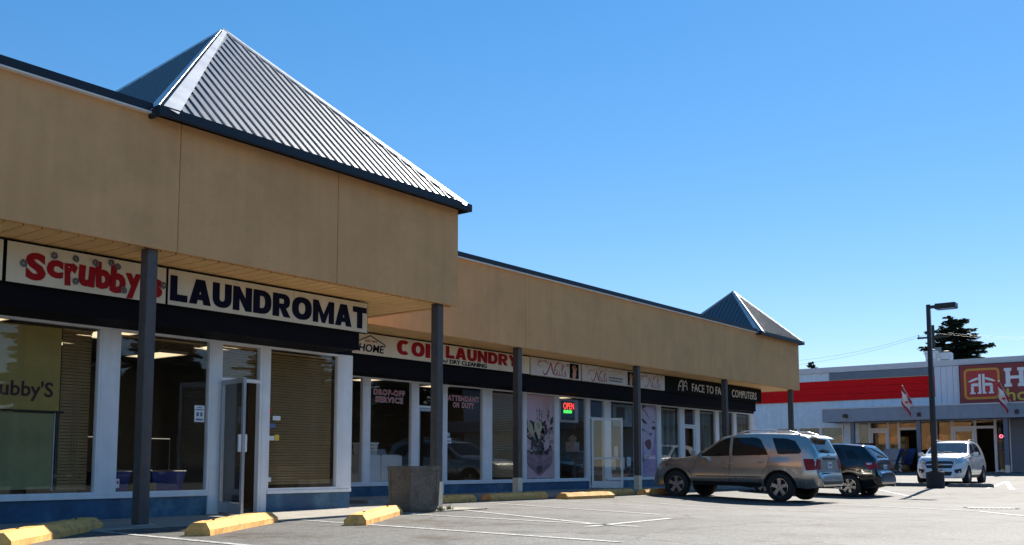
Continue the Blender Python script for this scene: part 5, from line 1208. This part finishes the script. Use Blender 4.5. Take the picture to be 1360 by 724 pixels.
# interior
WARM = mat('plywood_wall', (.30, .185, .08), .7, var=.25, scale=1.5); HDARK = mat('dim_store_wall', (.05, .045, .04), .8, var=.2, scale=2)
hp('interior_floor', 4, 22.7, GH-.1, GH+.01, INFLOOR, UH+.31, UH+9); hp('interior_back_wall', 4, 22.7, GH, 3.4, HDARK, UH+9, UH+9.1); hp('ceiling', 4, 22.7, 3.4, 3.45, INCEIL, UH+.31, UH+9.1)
hp('partition_wall', 18.30, 18.42, GH, 3.39, WARM, UH+.4, UH+8.9); hp('partition_wall', 22.72, 22.80, GH, 3.39, WARM, UH+.4, UH+8.9)
hp('partition_wall', 20.04, 20.12, GH, 3.39, mat('teal_wall', (.08, .13, .14), .7, var=.15), UH+.4, UH+8.9)
HLIT = emit('store_fluorescent', (1.0, 0.80, 0.52), 3.0)
for i, (x, y) in enumerate([(x, y) for x in (1.6,) for y in (6.5, 9.4, 12.2, 14.6, 16.9, 19.3)]):
    o = tag(MB().box(UH+x-.08, UH+x+.08, y-.7, y+.7, 3.33, 3.398).build('strip_light', WHITE), '%s strip light from the right under the hardware store ceiling' % ('first', 'second', 'third', 'fourth', 'fifth', 'sixth')[i], 'strip light', 'strip lights in the hardware store'); MB().box(UH+x-.05, UH+x+.05, y-.68, y+.68, 3.30, 3.328).build('tube', HLIT, o)
GOODS = [mat('goods_%d' % i, c_, .6, var=.2, scale=6) for i, c_ in enumerate(((.42, .26, .10), (.5, .36, .18), (.30, .14, .05), (.38, .33, .26), (.10, .16, .24), (.45, .12, .05), (.20, .22, .10)))]
for i, (x, y) in enumerate(((2.2, 16.9), (2.4, 14.2), (2.0, 19.3), (2.0, 20.9), (6.8, 11.6), (2.6, 8.3), (2.6, 5.8))):
    s_ = tag(empty('shelf_unit', (UH+x, y, GH+.01)), ('stocked shelf behind the store pane next to the left door', 'stocked shelf behind the lamp post in the store front', 'stocked shelf behind the warm lit pane left of the canopy', 'stocked shelf behind the middle one of the three left panes', 'stocked shelf deep inside the dark store doorway', 'stocked shelf behind the panes right of the pipe wall', 'rightmost stocked shelf in the store front')[i], 'shelf', 'shelves in the hardware store left windows' if i in (2, 3) else 'shelves in the hardware store front')
    MB().box(-.2, .2, -.85, -.81, 0, 1.9).box(-.2, .2, .81, .85, 0, 1.9).box(.16, .2, -.81, .81, 0, 1.9).build('upright', WOOD, s_)
    for j in range(4):
        MB().box(-.2, .159, -.809, .809, .1+.5*j, .13+.5*j).build('board', WOOD, s_)
        yy = -.76
        while yy < .6:
            w_ = random.uniform(.12, .3); h_ = random.uniform(.2, .42); MB().box(-.15, .1, yy, yy+w_, .131+.5*j, .131+.5*j+h_).build('carton', random.choice(GOODS), s_); yy += w_+.03
# goods in front of the store: black cabinet, folding lounge chairs
cab = tag(empty('outdoor_cabinet', (CX-.05, 17.05, gz(CX, 17))), 'black cabinet standing in front of the hardware store', 'cabinet'); MB().box(-.35, .35, -.46, .46, .05, 1.45).build('body', BLACK, cab, bevel=.02); MB().box(-.38, .38, -.49, .49, 1.452, 1.50).build('top', BLACK, cab, bevel=.01)
for yy in (-.23, .23): MB().box(-.362, -.352, yy-.2, yy+.2, .12, 1.38).build('door', mat('black_door', (.02, .02, .022), .35, var=.1), cab)
FAB = [mat('navy_sling', (.02, .035, .12), .7, var=.15, scale=8), mat('grey_sling', (.20, .20, .21), .7, var=.15, scale=8)]
for i, (x, y, fz, rz_, lab) in enumerate(((CX-1.1, 15.95, 1, 2.5, 'grey folding lounge chair nearest the black hatchback'), (CX-.6, 15.55, 0, 2.2, 'navy folding lounge chair tipped back before the store'), (CX-.3, 14.95, 0, 2.8, 'navy folding chair nearest the dark store doorway'), (CX-1.7, 15.35, 1, 2.9, 'low grey folding chair in front of the navy chairs'))):
    ch = tag(empty('folding_chair', (x, y, gz(x, y)), rz_), lab, 'chair', 'folding chairs in front of the hardware store')
    MB().obox((0, 0, .42), (.26, 0, .03), (0, .25, 0), (-.002, 0, .012)).build('seat', FAB[fz], ch); MB().obox((-.42, 0, .80), (.20, 0, -.40), (0, .25, 0), (.010, 0, .006)).build('backrest', FAB[fz], ch)
    for s_ in (-1, 1):
        MB().path([(.30, s_*.28, .0), (-.20, s_*.28, .60), (-.64, s_*.28, 1.22)], .016).path([(-.35, s_*.28, .0), (.28, s_*.28, .45)], .016).build('side_frame', ALUD if fz else BLACK, ch); MB().obox((-.02, s_*.30, .62), (.25, 0, 0), (0, .03, 0), (0, 0, .012)).build('armrest', BLACK, ch)
    MB().path([(.30, -.28, .02), (.30, .28, .02)], .014).path([(-.35, -.28, .02), (-.35, .28, .02)], .014).build('crossbar', BLACK, ch)
# store sign with emblem
SB = UH-.30
SRED = mat('dark_red_sign_face', (.22, .012, .018), .4, var=.06, scale=1.5); ORG = mat('orange_border', (.62, .27, .02), .4, var=.05); SREDB = mat('bright_red_tile', (.42, .015, .018), .4, var=.04); SWH = mat('white_emblem', (.72, .72, .72), .4, var=.03); YEL2 = mat('yellow_lettering', (.62, .44, .04), .4, var=.04)
sg = tag(hp('store_sign', 2.0, 12.66, 3.80, 5.84, BLKSIGN, SB, UH-.12, None), 'dark red store sign with orange framed white house emblem', 'sign'); sg.parent = None
MB().box(SB-.02, SB-.002, 2.03, 12.63, 3.83, 5.81).build('face', SRED, sg)
def rrect(y0, y1, z0, z1, r, x, th, m, name, par):
    P = []
    for cy_, cz_, a0 in ((y1-r, z1-r, 0), (y0+r, z1-r, 90), (y0+r, z0+r, 180), (y1-r, z0+r, 270)):
        for a_ in range(0, 91, 15): t_ = R(a0+a_); P.append((x, cy_+r*math.cos(t_), cz_+r*math.sin(t_)))
    return MB().poly(P, (-th, 0, 0)).build(name, m, par, fix=True)
em = rrect(10.76, 12.44, 4.05, 5.62, .22, SB-.021, .02, ORG, 'emblem_border', sg); rrect(10.87, 12.33, 4.16, 5.51, .14, SB-.042, .01, SREDB, 'emblem_field', em)
def glyph(segs):
    mb = MB()
    for P in segs: mb.poly([(SB-.053, 12.33-1.46*a, 4.16+1.35*b) for a, b in P], (-.012, 0, 0))
    return mb.build('emblem_mark', SWH, em, fix=True)
# two mirrored letter shapes meeting under a roof line
half = [[(.40, .12), (.48, .12), (.48, .86), (.40, .86)], [(.12, .56), (.39, .66), (.39, .74), (.30, .72), (.12, .64)], [(.15, .12), (.24, .12), (.24, .40), (.15, .40)], [(.15, .41), (.39, .41), (.39, .52), (.21, .52), (.15, .47)], [(.12, .12), (.149, .12), (.149, .18), (.12, .18)], [(.241, .12), (.29, .12), (.29, .18), (.241, .18)], [(.36, .12), (.399, .12), (.399, .18), (.36, .18)], [(.10, .62), (.05, .58), (.119, .57)]]
glyph(half + [[(1-a, b) for a, b in P] for P in half])
def slabH(y, z0, z1, w, name='lettering'):
    h = z1-z0; mb = MB(); X = SB-.021
    for a, b, c_, d_ in ((.0, .36, 0, .16), (.64, 1.0, 0, .16), (0, .36, .84, 1), (.64, 1, .84, 1), (.07, .29, .161, .839), (.71, .93, .161, .839), (.291, .709, .42, .58)):
        mb.box(X-.015, X, y-w*b, y-w*a, z0+h*c_, z0+h*d_)
    return mb.build(name, SWH, sg)
slabH(10.56, 4.62, 5.56, .95)
fit_text('ome', 6.6, 9.50, 4.62, 5.35, SB-.021, SWH, 'lettering', sg, bold=.04, facing='-x'); 
fit_text('home', 8.3, 10.48, 3.92, 4.54, SB-.021, YEL2, 'lettering', sg, bold=.012, facing='-x')
# flags on short poles
FRED = mat('flag_red', (.45, .02, .025), .7, var=.1); FWH = mat('flag_white', (.70, .68, .68), .7, var=.05)
def flag(y, label, zb_=3.30):
    fo = tag(empty('flag', (CX-.05, y, zb_)), label, 'flag', 'flags on the store canopy')
    top_ = Vector((-.45, .62, 1.45)); MB().tube((0, 0, 0), top_, .018, n=8).build('pole', ALUD, fo); MB().lathe([(.001, .03), (.03, .015), (.03, -.015), (.001, -.03)], 10, c=top_).build('finial', CREAM, fo)
    MB().box(-.05, .045, -.08, .08, -.12, .08).build('bracket', BLACK, fo)
    # limp cloth hanging off the pole, three bands
    nu, nv = 12, 10; grid = {}
    for i in range(nu+1):
        for j in range(nv+1):
            a = i/nu; b = j/nv; p = top_*(1-.55*b); drop = a*(.55+.35*b); sw = .09*math.sin(a*9+b*4)+.05*math.sin(a*4-b*7)
            grid[i, j] = p + Vector((sw*.8-.03, .06*a+sw*.6, -a*(.95-.15*b)))
    for nm, i0, i1, m_ in (('cloth_band', 0, 3, FRED), ('cloth_band', 3, 9, FWH), ('cloth_band', 9, 12, FRED)):
        V = []; F = []; w_ = i1-i0+1
        for j in range(nv+1):
            for i in range(i0, i1+1): V.append(grid[i, j])
        for j in range(nv):
            for i in range(w_-1): F.append((j*w_+i, j*w_+i+1, (j+1)*w_+i+1, (j+1)*w_+i))
        o = MB().add(V, F).build(nm, m_, fo); 
        for p in o.data.polygons: p.use_smooth = True
    c_ = grid[6, 5]; leaf = []
    for q_ in range(22):
        t_ = 2*PI*q_/22; r_ = .10 if q_ % 2 else .05; leaf.append((c_.x-.02, c_.y+r_*math.cos(t_), c_.z+r_*math.sin(t_)))
    MB().poly(leaf, (-.004, 0, 0)).build('maple_leaf', FRED, fo, fix=True)
flag(14.25, 'red and white maple leaf flag on the canopy by the lamp post'); flag(9.75, 'red and white maple leaf flag below the dark red store sign')
nb = tag(MB().box(UH+.15, UH+.19, 10.6, 11.05, 2.0, 2.35).build('open_sign', BLACK), 'small glowing pink sign in the store window', 'sign'); mb = MB()
for cy_ in (10.72, 10.92): mb.lathe([(.06, -.008), (.085, 0), (.06, .008)], 14, 'x', c=(UH+.14, cy_, 2.17))
mb.build('tube', emit('pink_neon', (1, .12, .2), 2.5), nb)
# rooftop units
for x, y, w_, d_, h_, lab in ((UH+3, 14.80, .55, .6, 1.12, 'pale rooftop air unit left of the lamp post'), (UH+3.2, 14.12, .60, .6, 1.0, 'smaller pale rooftop air unit behind the lamp post')):
    o = tag(empty('rooftop_unit', (x, y, 5.8)), lab, 'rooftop unit'); MB().box(-d_/2, d_/2, -w_/2, w_/2, .1, .1+h_).build('casing', HCAP, o, bevel=.02); MB().box(-d_/2+.1, d_/2-.1, -w_/2+.1, w_/2-.1, 0, .099).build('curb', HWM, o)
    for j in range(5): MB().box(-d_/2-.012, -d_/2-.001, -w_/2+.08, w_/2-.08, .2+j*.12, .24+j*.12).build('louvre', HWM, o)
    MB().lathe([(.2, .1+h_), (.2, .18+h_), (.17, .19+h_), (.001, .19+h_)], 16).build('fan_guard', BLACK, o)

# ================================================================== BEYOND: pole, wires, trees
up_ = tag(empty('utility_pole', (75, 19.35, .3)), 'dark utility pole with crossarm rising behind the hardware store roof', 'utility pole')
PW = mat('creosoted_pole', (.05, .04, .032), .9, var=.3, scale=6)
MB().tube((0, 0, 0), (0, 0, 10.6), .16, .11, 12).build('pole', PW, up_); MB().box(-.06, .06, -1.1, 1.1, 9.65, 9.78).build('crossarm', PW, up_)
for y in (-1.0, -.4, .4, 1.0): MB().lathe([(.02, 9.78), (.045, 9.82), (.03, 9.88), (.045, 9.93), (.001, 9.98)], 8, c=(0, y, 0)).build('insulator', GSTOP, up_)
MB().lathe([(.001, 8.95), (.2, 8.93), (.22, 8.9), (.22, 8.2), (.001, 8.18)], 14, c=(-.05, -.32, 0)).build('transformer', mat('grey_tank', (.2, .21, .22), .5, var=.1), up_)
for k_, (y, z, y2, z2, sag) in enumerate(((20.35, 10.25, 36, 9.4, .7), (19.75, 10.25, 36, 8.9, .7), (18.35, 10.25, 0, 10.0, .8), (18.95, 10.25, 0, 9.6, .8))):
    pts = [Vector((75+ (1.5 if y2 > 20 else 2)*i/10, y+(y2-y)*i/10, z+(z2-z)*i/10-sag*4*(i/10)*(1-i/10))) for i in range(11)]
    tag(MB().path(pts, .007, 5).build('power_line', BLACK), '%s of the two power lines running %s from the utility pole' % (('upper', 'lower')[k_ % 2], 'left' if y2 > 20 else 'right'), 'wire', 'wires to the left of the pole' if y2 > 20 else 'wires to the right of the pole')
NEED = [mat('conifer_needles_%d' % i, c_, .8, var=.35, scale=3) for i, c_ in enumerate(((.030, .052, .022), (.045, .068, .028), (.022, .038, .018)))]
BARK = mat('grey_brown_bark', (.07, .055, .042), .95, var=.3, scale=6, bump=.8, bscale=20)
def conifer_meshes(h, rad, seed, start=.12, dens=1.0, pw=.8):
    rnd = random.Random(seed); trunk = MB(); n = 9; pr = Vector((0, 0, 0))
    for i in range(n):
        p = Vector((rnd.uniform(-.05, .05)*i*.3, rnd.uniform(-.05, .05)*i*.3, h*.98*(i+1)/n)); trunk.tube(pr, p, .024*h*(1-i/n)*.6+.02, .024*h*(1-(i+1)/n)*.6+.02, 8, cap=False); pr = p
    crown = MB(); z = h*start; lay = 0
    while z < h*.985:
        f = (z/h-start)/(1-start); R0 = rad*((1-f)**pw)*rnd.uniform(.45, 1.2)+.12; nb_ = max(4, int((8.5-3*f)*dens))
        for b in range(nb_):
            if rnd.random() < .2: continue
            a = 2*PI*(b+rnd.random()*.8)/nb_+lay; zj = z + rnd.uniform(-.35, .35); L = R0*rnd.uniform(.55, 1.15); d = Vector((math.cos(a), math.sin(a), 0)); side = Vector((-d.y, d.x, 0)); lift = rnd.uniform(-.25, .25)+.25*f
            P = lambda t, zj=zj: Vector((0, 0, zj)) + d*(L*t) + Vector((0, 0, L*(lift*t-.38*t*t+.16*t**3)))
            trunk.tube(P(0), P(.85), .012*h*.12+.01, .006, 5, cap=False)
            ns = max(6, int(L*11))
            for s_ in range(ns):
                t = .18+.82*(s_+rnd.random())/ns; c = P(min(1, t)); spread = L*.34*(1.1-t)+.10
                for q in (-1, 1):
                    for r_ in range(3):
                        tip = c + side*(q*spread*rnd.uniform(.5, 1.2)) + d*rnd.uniform(.05, .28) + Vector((0, 0, rnd.uniform(-.22, .10)))
                        ax = (tip-c); nrm = ax.cross(Vector((rnd.uniform(-.4, .4), rnd.uniform(-.4, .4), 1))).normalized()*rnd.uniform(.07, .14)
                        m_ = c.lerp(tip, .5); crown.add([c, m_-nrm, tip, m_+nrm], [(0, 1, 2, 3)], rnd.choice((0, 0, 1, 2)))
        z += h*rnd.uniform(.013, .022); lay += 1.1
    return trunk.mesh('trunk', BARK), crown.mesh('crown', NEED)
TM = [conifer_meshes(11.8, 3.1, 3, .15, 1.7, .55), conifer_meshes(11.0, 2.6, 11, .10), conifer_meshes(13.0, 3.9, 21, .08)]
def conifer(x, y, sc, k_, rz_, lab, grp='conifers around the lot', sz=1.0):
    o = tag(empty('conifer_tree', (x, y, gz(min(x, 60), y)), rz_), lab, 'tree', grp); o.scale = (sc, sc, sc*sz)
    link('trunk', TM[k_][0], o); link('crown', TM[k_][1], o); return o
bt = conifer(85, 20.2, 1.05, 0, .4, 'dark ragged conifer rising behind the hardware store roof'); bt.scale = (1.5, 1.5, 1.05)
conifer(92, 34.9, .93, 1, 1.9, 'small conifer tip behind the left end of the store roof')
conifer(120, 17.4, .98, 1, 2.2, 'tiny far conifer tip above the store sign')
# trees along the street side of the lot: the windows mirror them
for i in range(33):
    x = 8 + 2.6*i + random.uniform(-1, 1); y = (-21, -26, -31)[i % 3] + random.uniform(-1.5, 1.5); k_ = (2, 1, 0)[(i//3+i) % 3]
    t_ = conifer(x, y, random.uniform(.72, .95)*(11.5/(11.8, 11.0, 13.0)[k_]), k_, i*1.3, 'bushy conifer in the street side row that the shop windows mirror', 'conifers on the street side of the lot')
    t_.scale = (t_.scale[0]*1.8, t_.scale[1]*1.8, t_.scale[2])
